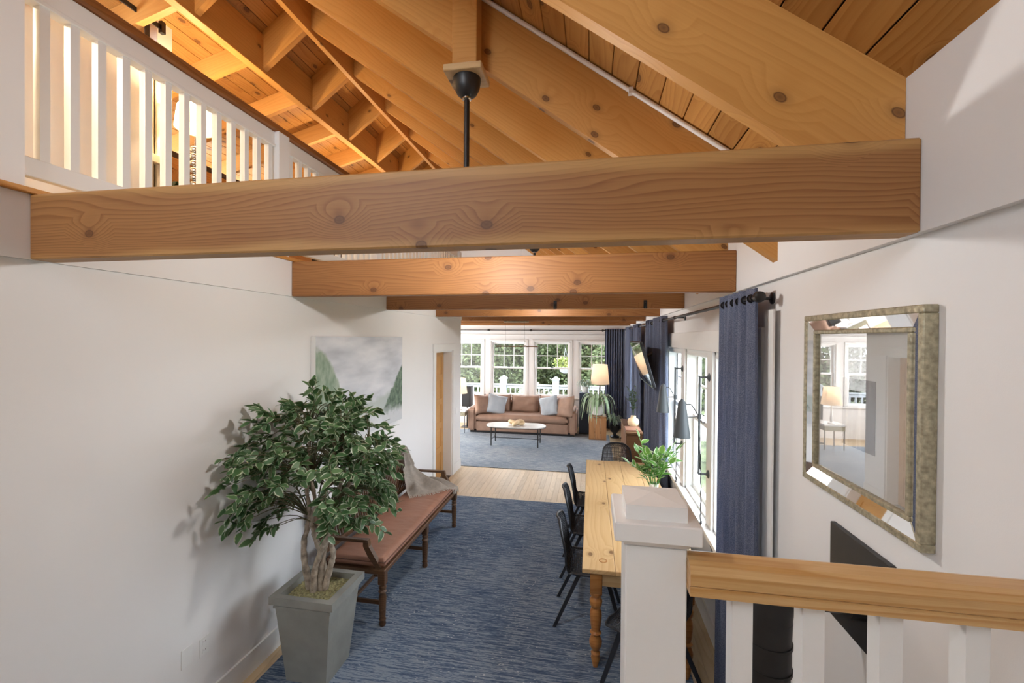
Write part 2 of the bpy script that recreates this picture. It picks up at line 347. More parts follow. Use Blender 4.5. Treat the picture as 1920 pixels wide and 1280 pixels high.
def painting_mat():
    a = N('landscape_painting'); a.b.inputs['Roughness'].default_value = .6
    tc = a.n('ShaderNodeTexCoord'); sp = a.n('ShaderNodeSeparateXYZ'); a.l(tc.outputs['Object'], sp.inputs[0])
    y, z = sp.outputs[1], sp.outputs[2]          # y 0..1.75 along the wall, z 0..1.02 up
    def mth(op, p, q=None, r=None):
        m = a.n('ShaderNodeMath', operation=op)
        for i, v in enumerate((p, q, r)):
            if v is None: continue
            if hasattr(v, 'is_linked'): a.l(v, m.inputs[i])
            else: m.inputs[i].default_value = v
        return m.outputs[0]
    def nz(sc, d=4.0):
        m = a.n('ShaderNodeMapping'); m.inputs['Scale'].default_value = sc; a.l(tc.outputs['Object'], m.inputs[0])
        n = a.n('ShaderNodeTexNoise', Scale=1.0, Detail=d); a.l(m.outputs[0], n.inputs[0]); return n.outputs[0]
    cl = nz((1, 1.6, 6)); sky = a.ramp(cl, [(.3, (.47, .49, .54)), (.5, (.64, .655, .70)), (.68, (.76, .765, .80))])
    edge = mth('MULTIPLY', mth('SUBTRACT', nz((1, 9, 9)), .5), .12)
    grn = a.ramp(nz((1, 14, 8)), [(.35, (.20, .29, .20)), (.7, (.40, .48, .38))])
    dkg = a.ramp(nz((1, 16, 16)), [(.35, (.06, .10, .07)), (.7, (.20, .28, .20))])
    # left cliff: z < .95 - 1.9*y ;  low hills ; right trees ; pale water
    def below(h, soft=.03):
        d = mth('SUBTRACT', mth('ADD', h, edge), z); return mth('MULTIPLY_ADD', d, 1/soft, .5)
    def cl01(v):
        m = a.n('ShaderNodeClamp'); a.l(v, m.inputs[0]); return m.outputs[0]
    hills = cl01(below(mth('MULTIPLY_ADD', mth('SINE', mth('MULTIPLY', y, 5.0)), .03, .36), .06))
    cliff = cl01(below(mth('MULTIPLY_ADD', mth('MULTIPLY', y, y), -2.6, .90), .05))
    trees = cl01(below(mth('MULTIPLY_ADD', mth('SUBTRACT', y, 1.30), 1.0, .24), .04))
    treg = mth('GREATER_THAN', y, 1.22)
    water = cl01(mth('MULTIPLY_ADD', mth('SUBTRACT', mth('MULTIPLY_ADD', edge, 2.0, .17), z), 10, .5))
    col = a.mix(hills, sky, (.46, .51, .49)); col = a.mix(cliff, col, grn)
    col = a.mix(mth('MULTIPLY', trees, treg), col, dkg); col = a.mix(mth('MULTIPLY', water, .85), col, (.66, .67, .70))
    a.l(col, a.b.inputs['Base Color']); return a.m
M_['painting'] = painting_mat()
def print_mat():
    a = N('dark_forest_print'); a.b.inputs['Roughness'].default_value = .6
    co = a.coord(scale=(1, 26, 2.5), rand=False); no = a.n('ShaderNodeTexNoise', Scale=1.0, Detail=5.0); a.l(co, no.inputs[0])
    a.l(a.ramp(no.outputs[0], [(.35, (.02, .02, .022)), (.55, (.12, .11, .11)), (.7, (.40, .38, .36))]), a.b.inputs['Base Color']); return a.m
M_['print'] = print_mat()

# ================================================================== STRUCTURE
XL, XR = -2.365, .96
ZB, ZT = 2.708, 2.984
YF = 11.9
def wall_grid(axis, face, back, a0, a1, z0, z1, holes):
    """wall slab with rectangular holes; axis 'x' = wall plane at x (a runs along y), 'y' = wall plane at y"""
    bm = bmesh.new()
    As = sorted({a0, a1, *[h[0] for h in holes], *[h[1] for h in holes]}); Zs = sorted({z0, z1, *[h[2] for h in holes], *[h[3] for h in holes]})
    for i in range(len(As)-1):
        for j in range(len(Zs)-1):
            am, zm = (As[i]+As[i+1])/2, (Zs[j]+Zs[j+1])/2
            if any(h[0] < am < h[1] and h[2] < zm < h[3] for h in holes): continue
            lo, hi = min(face, back), max(face, back)
            if axis == 'x': box(bm, lo, hi, As[i], As[i+1], Zs[j], Zs[j+1])
            else: box(bm, As[i], As[i+1], lo, hi, Zs[j], Zs[j+1])
    return bm
# floor slab with single oak planks
fl = struct('floor', B(-6.2, 1.12, -1.65, YF+.15, -.12, -.012), M_['gap'], 'narrow strip oak floor between and around the blue rugs', 'floor')
pw = .082
x = -2.365; k = 0
while x < .955:
    y = 1.9; seg = [1.9]
    j1 = 6.35 + rnd.uniform(.1, 1.3)
    for ya, yb in ((1.9, j1), (j1, YF)):
        x1 = min(x+pw, .959)
        timber('plank', ((x+x1)/2, ya+.0008, -.006), ((x+x1)/2, yb-.0008, -.006), x1-x-.0016, .012, M_['floorwood'], fl, bev=.0008)
    x += pw
ext = B(-6.2, -2.367, 7.75, YF, -.012, 0)
obj('plank_field', ext, M_['floorwood'], fl)
# left wall with the doorway
DY0, DY1, DZ = 6.45, 7.30, 2.17
wl = struct('wall_left', wall_grid('x', XL, XL-.2, -1.5, 7.8, 0, 2.99, [(DY0, DY1, 0, DZ)]), M_['wall'], 'long white wall behind the bench, painting and fir door', 'wall')
obj('upper_band', B(XL, XL+.014, -1.5, 7.8, ZB, 2.985), M_['wall'], wl)
wp = struct('wall_partition', B(-6.2, XL-.2, 7.6, 7.8, 0, 2.99), M_['wall'], 'white partition wall turning left beside the fir door', 'wall')
struct('wall_living_left', B(-6.35, -6.2, 7.6, YF+.15, 0, 4.7), M_['wall'], 'white side wall of the living room, left of the sofa', 'wall')
bbl = obj('baseboard_left', wall_grid('x', XL+.016, XL, -1.5, 7.8, 0, .155, [(DY0-.10, DY1+.10, 0, .155)]), M_['trim']); tag(bbl, 'tall white baseboard along the wall with the painting', 'baseboard', kind='structure')
# right wall with window openings
WY = [(2.82, 3.72), (3.88, 4.78), (4.94, 5.84)]
WY2 = [(7.1, 8.0), (9.3, 10.2)]
WZ0, WZ1 = .86, 2.29
wr = struct('wall_right', wall_grid('x', .972, 1.12, -1.5, YF, 0, 3.6, [(a, b, WZ0, WZ1) for a, b in WY+WY2]), M_['wall'], 'white window wall behind the mirror and blue curtains', 'wall')
obj('upper_band', B(.945, .972, -1.5, YF, ZB, ZT+.004), M_['wall'], wr)
obj('upper_band', B(.952, .972, -1.5, YF, ZT+.008, 3.3), M_['wall'], wr)
bbr = obj('baseboard_right', B(.956, .972, 1.05, YF, 0, .155), M_['trim']); tag(bbr, 'white baseboard under the right hand windows', 'baseboard', kind='structure')
# far wall with windows
FW = [(-5.17, -4.20), (-3.95, -2.98), (-2.735, -1.760), (-1.525, -.555), (-.325, .62)]
FZ0, FZ1 = .79, 2.29
wf = struct('wall_far', wall_grid('y', YF, YF+.15, -6.35, 1.12, 0, 6.6, [(a, b, FZ0, FZ1) for a, b in FW]), M_['wall'], 'white end wall with a row of windows behind the sofa', 'wall')
obj('picture_rail', B(-6.2, .945, YF-.02, YF, 2.462, 2.486), M_['trim'], wf)
obj('stool_cap', B(-6.2, .945, YF-.05, YF, FZ0-.045, FZ0-.005, bev=.004), M_['trim'], wf)
obj('gable_panel', B(-1.9, -.85, YF-.03, YF, 4.2, 4.9, bev=.02), M_['trim'], wf)
# casing boards round the three right hand windows
tr = tag(link('trim_1', None), 'wide flat white casing around the three side windows', 'trim', kind='structure')
obj('head_casing', B(.948, .972, 2.70, 5.99, WZ1, 2.46, bev=.003), M_['trim'], tr)
obj('window_stool', B(.90, .972, 2.68, 6.0, WZ0-.04, WZ0, bev=.004), M_['trim'], tr)
obj('apron', B(.955, .972, 2.72, 5.97, WZ0-.14, WZ0-.04), M_['trim'], tr)
for ya, yb in ((2.70, 2.82), (3.72, 3.88), (4.78, 4.94), (5.84, 5.97)):
    obj('side_casing', B(.950, .972, ya, yb, WZ0, WZ1, bev=.002), M_['trim'], tr)

struct('wall_rear', wall_grid('y', -1.5, -1.65, -6.35, 1.12, 0, 6.6, [(-3.6, -1.3, 3.3, 5.0)]), M_['wall'], 'white wall behind the landing with a high opening added to let in sky light', 'wall')  # open hole added out of view to bring sky light into the vault
# ---- windows
def window(name, label, a, b, z0, z1, loc, rz, depth, grid=True, lowgrid=False):
    """local x along the wall, +y outwards, opening a..b (local x)"""
    t = tag(link(name, None), label, 'window', kind='structure'); t.location = loc; t.rotation_euler = (0, 0, rz)
    w = b-a; m = M_['railwhite']
    bm = bmesh.new(); d1 = depth
    for (x0, x1, q0, q1) in ((a, a+.022, z0, z1), (b-.022, b, z0, z1), (a, b, z0, z0+.022), (a, b, z1-.022, z1)): box(bm, x0, x1, 0.0, d1, q0, q1)
    obj('jamb', bm, m, t)
    zm = (z0+z1)/2 + .03; sw = .045
    for nm, q0, q1, yy, g in (('upper_sash', zm-.022, z1-.022, d1-.04, grid), ('lower_sash', z0+.022, zm+.022, d1-.075, lowgrid)):
        sx0, sx1 = a+.022, b-.022
        bm = bmesh.new()
        for (x0, x1, r0, r1) in ((sx0, sx0+sw, q0, q1), (sx1-sw, sx1, q0, q1), (sx0+sw, sx1-sw, q0, q0+sw), (sx0+sw, sx1-sw, q1-sw, q1)): box(bm, x0, x1, yy, yy+.032, r0, r1)
        s = obj(nm, bm, m, t)
        px0, px1, r0, r1 = sx0+sw, sx1-sw, q0+sw, q1-sw
        obj('pane', B(px0, px1, yy+.013, yy+.018, r0, r1), M_['glass'], s)
        if g:
            for i in (1, 2):
                xx = px0+(px1-px0)*i/3; obj('muntin', B(xx-.010, xx+.010, yy+.004, yy+.028, r0, r1), m, s)
            zz = (r0+r1)/2; obj('muntin', B(px0, px1, yy+.005, yy+.027, zz-.010, zz+.010), m, s)
    bm = bmesh.new(); box(bm, (a+b)/2-.04, (a+b)/2+.04, d1-.10, d1-.075, zm+.008, zm+.03, bev=.004); obj('sash_lock', bm, M_['steelrod'], t)
    return t
fl_lab = ['white double-hung window at the far left of the end wall', 'white double-hung window behind the table lamp and black speaker', 'white double-hung window behind the left half of the sofa', 'white double-hung window with the hanging flower basket outside', 'white double-hung window behind the floor lamp by the curtain']
wn = 1
for (a, b), lab in zip(FW, fl_lab):
    t = window('window_%d' % wn, lab, a, b, FZ0, FZ1, (0, YF, 0), 0, .12); wn += 1
    bm = bmesh.new()
    box(bm, a-.06, b+.06, -.018, 0, FZ1, FZ1+.055, bev=.003)
    obj('head_trim', bm, M_['trim'], t)
    obj('left_casing', B(a-.06, a, -.014, 0, FZ0, FZ1), M_['trim'], t); obj('right_casing', B(b, b+.06, -.014, 0, FZ0, FZ1), M_['trim'], t)
rl_lab = ['white side window half hidden behind the near blue curtain', 'white side window behind the larger grey cone lamp', 'white side window behind the smaller grey cone lamp', 'white side window beyond the television', 'white side window near the far corner curtains']
for (a, b), lab in zip(WY+WY2, rl_lab):
    t = window('window_%d' % wn, lab, -b, -a, WZ0, WZ1, (.972, 0, 0), -math.pi/2, .14); wn += 1
    # rolled shade on top of the opening
    bm = T([(-b+.02, .03, WZ1-.035), (-a-.02, .03, WZ1-.035)], .030, 12); obj('roller_shade', bm, M_['railwhite'], t, 40)

# ---- roof: rafters, ridge, boards
PB, AB, AD = .731, 3.489, 3.899         # pitch, rafter underside, deck underside  (z = A - P*x)
XRG = -2.95
ceil = struct('ceiling', PR([(1.12, AD+.10-PB*1.12), (1.12, AD+.16-PB*1.12), (XRG, AD+.16-PB*XRG), (XRG, AD+.10-PB*XRG)], 1, -1.5, YF+.15), M_['gap'], 'vaulted fir roof with exposed rafters and plank boards', 'ceiling')
nR = Vector((PB, 0, 1)).normalized(); nL = Vector((-PB, 0, 1)).normalized()
slope = math.sqrt(1+PB*PB); bw = .153
i = 0; XB = -3.53; ZBR = AD-PB*XRG
while True:
    xa = .968 - i*bw/slope; xb = xa - bw/slope
    if xa < XRG: break
    xb = max(xb, XRG); xm = (xa+xb)/2
    timber('ceiling_board', (xm, -1.5, AD-PB*xm+.011), (xm, YF, AD-PB*xm+.011), (xa-xb)*slope-.005, .02, M_['board'], ceil, nR, bev=.003)
    i += 1
obj('board_backing', PR([(XRG, ZBR+.03), (XRG, ZBR+.12), (-6.4, ZBR+.12-PB*.58-.27*2.87), (-6.4, ZBR+.03-PB*.58-.27*2.87), (XB, ZBR+.03-PB*.58)], 1, -1.5, YF+.15), M_['gap'], ceil)
i = 0
while True:
    xa = XRG - i*bw/slope; xb = max(xa - bw/slope, XB)
    if xa <= XB+.01: break
    xm = (xa+xb)/2
    timber('ceiling_board', (xm, -1.5, ZBR-PB*(XRG-xm)+.011), (xm, YF, ZBR-PB*(XRG-xm)+.011), (xa-xb)*slope-.005, .02, M_['board'], ceil, nL, bev=.003); i += 1
ZBB = ZBR-PB*(XRG-XB); PS = .27; sl2 = math.sqrt(1+PS*PS); nS = Vector((-PS, 0, 1)).normalized()
i = 0
while True:
    xa = XB - i*bw/sl2; xb = xa-bw/sl2
    if xa < -6.2: break
    xm = (xa+xb)/2
    timber('ceiling_board', (xm, -1.5, ZBB-PS*(XB-xm)+.011), (xm, YF, ZBB-PS*(XB-xm)+.011), bw-.005, .02, M_['board'], ceil, nS, bev=.003); i += 1
RY = [1.556, 2.48, 3.35, 4.18, 5.02, 5.86, 6.70, 7.54, 8.38, 9.22, 10.06, 10.90, 11.7]
RTH = .058; vd = AD-AB
for y in RY:
    # right slope rafter, plumb cut at the wall
    def rafter(poly):
        bm = PR(poly, 1, -RTH/2, RTH/2)
        # local frame: x along the slope so that the grain follows it
        return bm
    x0, x1 = XRG+.03, .95
    p = [(x0, AD-PB*x0-.002), (x1, AD-PB*x1-.002), (x1, AB-PB*x1), (x0, AB-PB*x0)]
    ang = math.atan(PB)
    def mk(poly, ang, org):
        ca, sa = math.cos(ang), math.sin(ang)
        loc = [((px-org[0])*ca - (pz-org[1])*sa, (px-org[0])*sa + (pz-org[1])*ca) for px, pz in poly]
        o = obj('rafter', PR(loc, 1, -RTH/2, RTH/2), M_['rafter'], ceil)
        o.matrix_local = Matrix.Translation((org[0], y+RTH/2, org[1])) @ Matrix.Rotation(ang, 4, 'Y')
        return o
    mk(p, ang, (x0, AB-PB*x0))
    # left slope rafter to the header beam
    x0, x1 = XB+.03, XRG-.03
    g = lambda xx: ZBR-PB*(XRG-xx)
    p = [(x0, g(x0)-.002), (x1, g(x1)-.002), (x1, g(x1)-vd), (x0, g(x0)-vd)]
    mk(p, -ang, (x0, g(x0)-vd))
    # shed roof rafter beyond the header
    x0, x1 = -6.2, XB-.03
    g2 = lambda xx: ZBB-PS*(XB-xx)
    p = [(x0, g2(x0)-.002), (x1, g2(x1)-.002), (x1, g2(x1)-.24), (x0, g2(x0)-.24)]
    mk(p, -math.atan(PS), (x0, g2(x0)-.24))
timber('ridge_beam', (XRG, -1.5, ZBR-.002-(vd+.07)/2), (XRG, YF, ZBR-.002-(vd+.07)/2), .058, vd+.07, M_['rafter'], ceil)
timber('header_beam', (XB, -1.5, ZBB-.012-.40/2), (XB, YF, ZBB-.012-.40/2), .09, .40, M_['rafter'], ceil)

# ---- tie beams
bl = ['big knotty fir tie beam nearest the camera', 'second tie beam, its end above the near curtain', 'tie beam with two small black brackets', 'tie beam above the end of the fir door', 'tie beam carrying the thin bar pendant', 'tie beam over the living room coffee table', 'tie beam nearest the living room windows']
BY = [1.4735, 3.131, 4.769, 6.42, 8.07, 9.72, 11.1]
for i, (y, lab) in enumerate(zip(BY, bl)):
    x0 = XL+.014 if y < 7.7 else -6.2
    o = timber('tie_beam', (x0, y+.045, (ZB+ZT)/2), (.945, y+.045, (ZB+ZT)/2), .09, ZT-ZB, M_['beam'] if i == 0 else M_['beam_old'], None, bev=.006)
    tag(o, lab, 'beam', kind='structure')
for xx, lab in ((-.387, 'small black bracket on the third beam, nearer the ceiling middle'), (.554, 'small black bracket on the third beam, nearer the curtains')):
    t = thing('black_bracket', lab, 'bracket', (xx, BY[2], 2.75), group='brackets on the third beam')
    obj('plate', B(-.018, .018, -.006, 0, -.045, .045, bev=.003), M_['black'], t)
    obj('hook', T(smoothpts([(0, -.006, .02), (0, -.03, .01), (0, -.034, -.02), (0, -.02, -.03)], 4), .006, 6), M_['black'], t, 40)

# ---- loft
lf = struct('floor_loft', B(-6.2, XL-.0, -1.5, 7.75, 2.99, 3.0), M_['floorwood'], 'loft floor edge above the long white wall', 'floor')
obj('floor_nosing', B(XL, XL+.03, -1.5, 7.8, 2.986, 3.012, bev=.004), M_['rafter'], lf)
struct('wall_loft_near', B(XL-.14, XL+.002, -1.5, 1.467, 3.012, 5.0), M_['wall'], 'white wall end beside the near end of the loft railing', 'wall')
lw = struct('wall_loft_cream', B(-4.30, -4.20, -1.5, 3.72, 3.0, 4.9), M_['cream'], 'warm cream board wall behind the loft railing', 'wall')
for i in range(14):
    obj('batten', B(-4.20, -4.19, .35+i*.25, .358+i*.25, 3.0, 4.9), M_['cream'], lw)
obj('ledge', B(-4.20, -4.13, -1.5, 3.72, 4.05, 4.13, bev=.006), M_['cream'], lw)
obj('corner_post', B(-4.32, -4.17, 3.60, 3.76, 3.0, 5.5, bev=.005), M_['trim'], lw)
lb = struct('wall_loft_back', B(-5.5, -5.4, 3.0, YF, 3.0, 4.8), M_['gap'], 'plank wall at the back of the loft', 'wall')
for i in range(11):
    timber('wall_board', (-5.39, 3.0, 3.08+i*.156), (-5.39, 7.75, 3.08+i*.156), .018, .152, M_['board'], lb)
rail = thing('loft_railing', 'white loft railing with brown handrail above the long wall', 'railing', (XL-.05, 1.47, 3.012))
RL = 7.72-1.47
obj('top_rail', B(-.022, .022, 0, RL, 3.845-3.012, 3.952-3.012, bev=.004), M_['railwhite'], rail)
obj('top_moulding', B(-.032, .032, 0, RL, 3.835-3.012, 3.856-3.012, bev=.003), M_['railwhite'], rail)
o = timber('handrail', (0, 0, 3.985-3.012), (0, RL, 3.985-3.012), .085, .062, M_['loftrail'], rail, bev=.012)
obj('bottom_rail', B(-.022, .022, 0, RL, 3.075-3.012, 3.158-3.012, bev=.004), M_['railwhite'], rail)
posts = [2.99-1.47, 4.55-1.47, 6.11-1.47, RL-.06]
bal_me = mesh_of('baluster', B(-.019, .019, -.019, .019, 3.155-3.012, 3.84-3.012), M_['railwhite'])
y = .088
while y < RL-.1:
    if all(abs(y-(p+.06)) > .085 for p in posts):
        o = link('baluster', bal_me, rail); o.location = (0, y, 0)
    y += .116
for p in posts:
    bm = bmesh.new(); box(bm, -.06, .06, p, p+.12, 0, 3.955-3.012, bev=.004); obj('post', bm, M_['railwhite'], rail)
er = thing('loft_end_railing', 'white loft railing at the far end facing the camera', 'railing', (-4.6, 7.66, 3.0))
obj('top_rail', B(0, 2.15, -.022, .022, .84, .95, bev=.004), M_['railwhite'], er); obj('bottom_rail', B(0, 2.15, -.022, .022, .07, .15, bev=.004), M_['railwhite'], er)
timber('handrail', (0, 0, .98), (2.15, 0, .98), .085, .062, M_['loftrail'], er, bev=.012)
eb = mesh_of('baluster', B(-.019, .019, -.019, .019, .15, .84), M_['railwhite'])
for i in range(18):
    if abs(.1+i*.1135-.72) < .07: continue
    o = link('baluster', eb, er); o.location = (.1+i*.1135, 0, 0)
obj('post', B(.66, .78, -.06, .06, 0, .97, bev=.004), M_['railwhite'], er)

# ---- landing, steps, near railing
land = struct('floor_landing', B(-1.1, .972, -1.5, .35, .80, .94), M_['floorwood'], 'raised wooden landing under the near railing', 'floor')
obj('landing_side', B(.05, .972, .35, 1.06, 0, .94), M_['trim'], land)
st = struct('floor_steps', B(-1.1, .05, .35, .62, 0, .75), M_['floorwood'], 'short wooden stair leading down from the landing', 'stairs')
for i in range(3): obj('step', B(-1.1, .05, .62+.27*i, .89+.27*i, 0, .56-.19*i), M_['floorwood'], st)
nr = thing('stair_railing', 'near white stair railing with oak handrail and capped newel post', 'railing', (.14, 1.06, .94))
ox, oy, oz = .14, 1.06, .94
obj('newel_post', B(.079-ox, .209-ox, 1.0-oy, 1.13-oy, -.0, 1.935-oz, bev=.003), M_['railwhite'], nr)
nc = obj('newel_cap', B(.054-ox, .236-ox, .975-oy, 1.157-oy, 1.950-oz, 1.992-oz, bev=.003), M_['railwhite'], nr)
bm = bmesh.new()
for zz, e in ((1.925-oz, .0), (1.940-oz, .008), (1.955-oz, .018)): pass
prism(bm, [(.079-ox-.003, 1.936-oz), (.209-ox+.003, 1.936-oz), (.220-ox, 1.951-oz), (.068-ox, 1.951-oz)], 1, 1.0-oy-.003, 1.133-oy)
prism(bm, [(1.0-oy-.003, 1.936-oz), (1.133-oy, 1.936-oz), (1.144-oy, 1.951-oz), (.989-oy, 1.951-oz)], 0, .076-ox, .212-ox)
obj('cove_moulding', bm, M_['railwhite'], nr)
bm = bmesh.new(); box(bm, .079-ox, .209-ox, .998-oy, 1.128-oy, 1.992-oz, 2.024-oz)
top = [bm.verts.new(v) for v in ((.079-ox, .998-oy, 2.024-oz), (.209-ox, .998-oy, 2.024-oz), (.209-ox, 1.128-oy, 2.024-oz), (.079-ox, 1.128-oy, 2.024-oz))]
ap = bm.verts.new((.144-ox, 1.063-oy, 2.034-oz))
for i in range(4): bm.faces.new((top[i], top[(i+1) % 4], ap))
obj('cap_block', bm, M_['railwhite'], nr)
bm = bmesh.new()
prof = [(.970, 1.850), (1.048, 1.850), (1.048, 1.866), (1.044, 1.869), (1.050, 1.874), (1.052, 1.900), (1.044, 1.914), (1.030, 1.919), (.988, 1.919), (.974, 1.914), (.966, 1.900), (.968, 1.874), (.974, 1.869), (.970, 1.866)]
prism(bm, [(-(yy-1.009), zz-1.88) for yy, zz in prof], 0, 0, .972-.209)
hr = obj('handrail', bm, M_['handrail'], nr); hr.location = (.209-ox, 1.009-oy, 1.88-oz); 
nb = mesh_of('baluster', B(-.0205, .0205, 0, .041, 0, 1.852-.94), M_['railwhite'])
for xx in (.321, .458, .599, .748, .888):
    o = link('baluster', nb, nr); o.location = (xx-ox, 1.0-oy, 0)

# ---- door in the left wall
dr = tag(link('door_1', None), 'fir five-panel door in a white casing at the wall end', 'door', kind='structure')
bm = bmesh.new()
box(bm, XL, XL+.02, DY0-.10, DY0, 0, DZ); box(bm, XL, XL+.02, DY1, DY1+.10, 0, DZ); obj('side_casing', bm, M_['trim'], dr)
obj('head_casing', B(XL, XL+.024, DY0-.115, DY1+.115, DZ, DZ+.115, bev=.003), M_['trim'], dr)
bm = bmesh.new(); box(bm, XL-.2, XL, DY0, DY0+.02, 0, DZ); box(bm, XL-.2, XL, DY1-.02, DY1, 0, DZ); box(bm, XL-.2, XL, DY0, DY1, DZ-.02, DZ); obj('jamb', bm, M_['trim'], dr)
lfd = link('door_leaf', mesh_of('door_leaf', wall_grid('x', -.02, .02, 0, DY1-DY0-.046, .008, DZ-.03, [(.10, DY1-DY0-.146, .12+i*.41, .12+i*.41+.31) for i in range(5)]), M_['door']), dr)
lfd.location = (XL-.17, DY0+.023, 0)
for i in range(5):
    p = obj('door_panel', B(-.008, .008, .10, DY1-DY0-.146, .12+i*.41, .43+i*.41), M_['door'], lfd)
obj('door_knob', L([(.012, 0), (.012, .03), (.028, .04), (.03, .055), (.018, .07)], (.02, .07, 1.0), 12, axis=(1, 0, 0)), M_['black'], lfd, 40)

# ---- wall plates
def plate(y, z, lab, outlet):
    t = thing('wall_plate', lab, 'wall plate', (XL, y, z))
    obj('cover', B(0, .005, -.036, .036, -.058, .058, bev=.002), M_['plate'], t)
    if outlet:
        for dz in (-.026, .026):
            obj('socket', B(.005, .0065, -.016, .016, dz-.014, dz+.014), M_['plate'], t)
            for dy in (-.006, .006): obj('slot', B(.0062, .0072, dy-.0012, dy+.0012, dz-.002, dz+.007), M_['black'], t)
plate(2.225, .47, 'blank white wall plate left of the outlet', False)
plate(2.345, .455, 'white electrical outlet low on the wall by the planter', True)
plate(7.56, 1.08, 'small white light switch between the fir door and wall corner', False)

# ================================================================== OBJECTS
# ---- rugs
bm = B(-2.255, .72, 2.12, 6.35, 0, .012, bev=.004)
tag(obj('area_rug', bm, M_['rug']), 'deep blue woven rug with white flecks under bench and table', 'rug')
tag(obj('area_rug', B(-4.6, .45, 7.86, 11.05, 0, .012, bev=.004), M_['rug2']), 'pale grey blue rug under the sofa and coffee table', 'rug')

# ---- painting
pt = thing('canvas_painting', 'misty river landscape painting hanging above the bench', 'painting', (XL, 3.40, 1.372))
obj('canvas', B(.004, .045, 0, 1.75, 0, 1.018), M_['painting'], pt)
obj('canvas_side', B(.002, .0445, -.004, -.0005, 0, 1.018), M_['paper'], pt)

# ---- bench along the left wall
bx, by0 = -1.67, 3.33
bench = thing('long_bench', 'long dark wooden settle with spindle back and tan leather cushion', 'bench', (-1.95, 4.32, .012))
def wl_(x, y, z): return (x+1.95, y-4.32, z-.012)
legprof = [(r*1.22, z) for r, z in [(.019, 0), (.024, .02), (.019, .045), (.025, .055), (.019, .07), (.022, .10), (.026, .24), (.021, .27), (.029, .285), (.021, .30), (.027, .32), (.021, .335), (.028, .35)]]
fleg = mesh_of('leg', L(legprof, seg=12), M_['bench'], 50)
legblock = mesh_of('leg_block', B(-.03, .03, -.03, .03, .345, .44, bev=.004), M_['bench'])
YS = [3.36, 4.30, 5.28]
for y in YS:
    for xx in (-1.675, -2.20):
        o = link('leg', fleg, bench); o.location = wl_(xx, y, .012)
        b2 = link('leg_block', legblock, o)
    a = timber('stretcher', wl_(-2.20, y, .20), wl_(-1.675, y, .20), .022, .03, M_['bench'], bench)
timber('stretcher', wl_(-1.94, 3.36, .20), wl_(-1.94, 5.28, .20), .022, .03, M_['bench'], bench)
obj('seat_frame', B(*[v for v in (-2.24+1.95, -1.645+1.95, 3.33-4.32, 5.31-4.32, .428, .468)], bev=.006), M_['bench'], bench)
# cushion
def cushion_bm(sx, sy, sz, r=.03, puff=.012, nx=14, ny=40, seed=0, wr=.004):
    bm = bmesh.new()
    def surf(top):
        g = []
        for i in range(nx+1):
            row = []
            for j in range(ny+1):
                u, v = i/nx*2-1, j/ny*2-1
                du = (1-abs(u)); dv = (1-abs(v))
                ex = min(1, du*sx/2/r) if r else 1; ey = min(1, dv*sy/2/r)
                e = math.sqrt(max(0, 1-(1-min(ex, 1))**2))*math.sqrt(max(0, 1-(1-min(ey, 1))**2))
                h = sz/2*(.35+.65*e) + puff*(1-u*u)*(1-v*v)
                h += wr*mnoise.noise(Vector((u*3+seed, v*sy*16, seed)))*e
                row.append(bm.verts.new((u*sx/2, v*sy/2, h if top else -h*.98)))
            g.append(row)
        return g
    A, Bg = surf(True), surf(False)
    for i in range(nx):
        for j in range(ny):
            bm.faces.new((A[i][j], A[i+1][j], A[i+1][j+1], A[i][j+1])); bm.faces.new((Bg[i][j], Bg[i][j+1], Bg[i+1][j+1], Bg[i+1][j]))
    per = [(i, 0) for i in range(nx)] + [(nx, j) for j in range(ny)] + [(i, ny) for i in range(nx, 0, -1)] + [(0, j) for j in range(ny, 0, -1)]
    for p, q in zip(per, per[1:]+per[:1]):
        bm.faces.new((A[p[0]][p[1]], Bg[p[0]][p[1]], Bg[q[0]][q[1]], A[q[0]][q[1]]))
    return bm
cu = obj('seat_cushion', cushion_bm(.52, 1.93, .075, .03, .012, 16, 90, 3, .006), M_['leather'], bench, 60); cu.location = (-1.915+1.95, 0, .468+.036)
hx, hy = .26, .965
pp = [(-hx, -hy, 0), (hx-.01, -hy, 0), (hx, -hy+.01, 0), (hx, hy-.01, 0), (hx-.01, hy, 0), (-hx, hy, 0)]
obj('piping', T([(p[0]*1.003, p[1]*1.002, .016) for p in pp], .0045, 6), M_['piping'], cu)
# back: rails, spindles, posts
def backx(z): return -2.215 - (z-.46)*.22
for y in (3.36, 4.32, 5.28):
    timber('back_post', wl_(backx(.44), y, .44), wl_(backx(.86), y, .86), .035, .045, M_['bench'], bench, upv=(0, 1, 0))
timber('lower_rail', wl_(backx(.55), 3.34, .55), wl_(backx(.55), 5.30, .55), .03, .045, M_['bench'], bench)
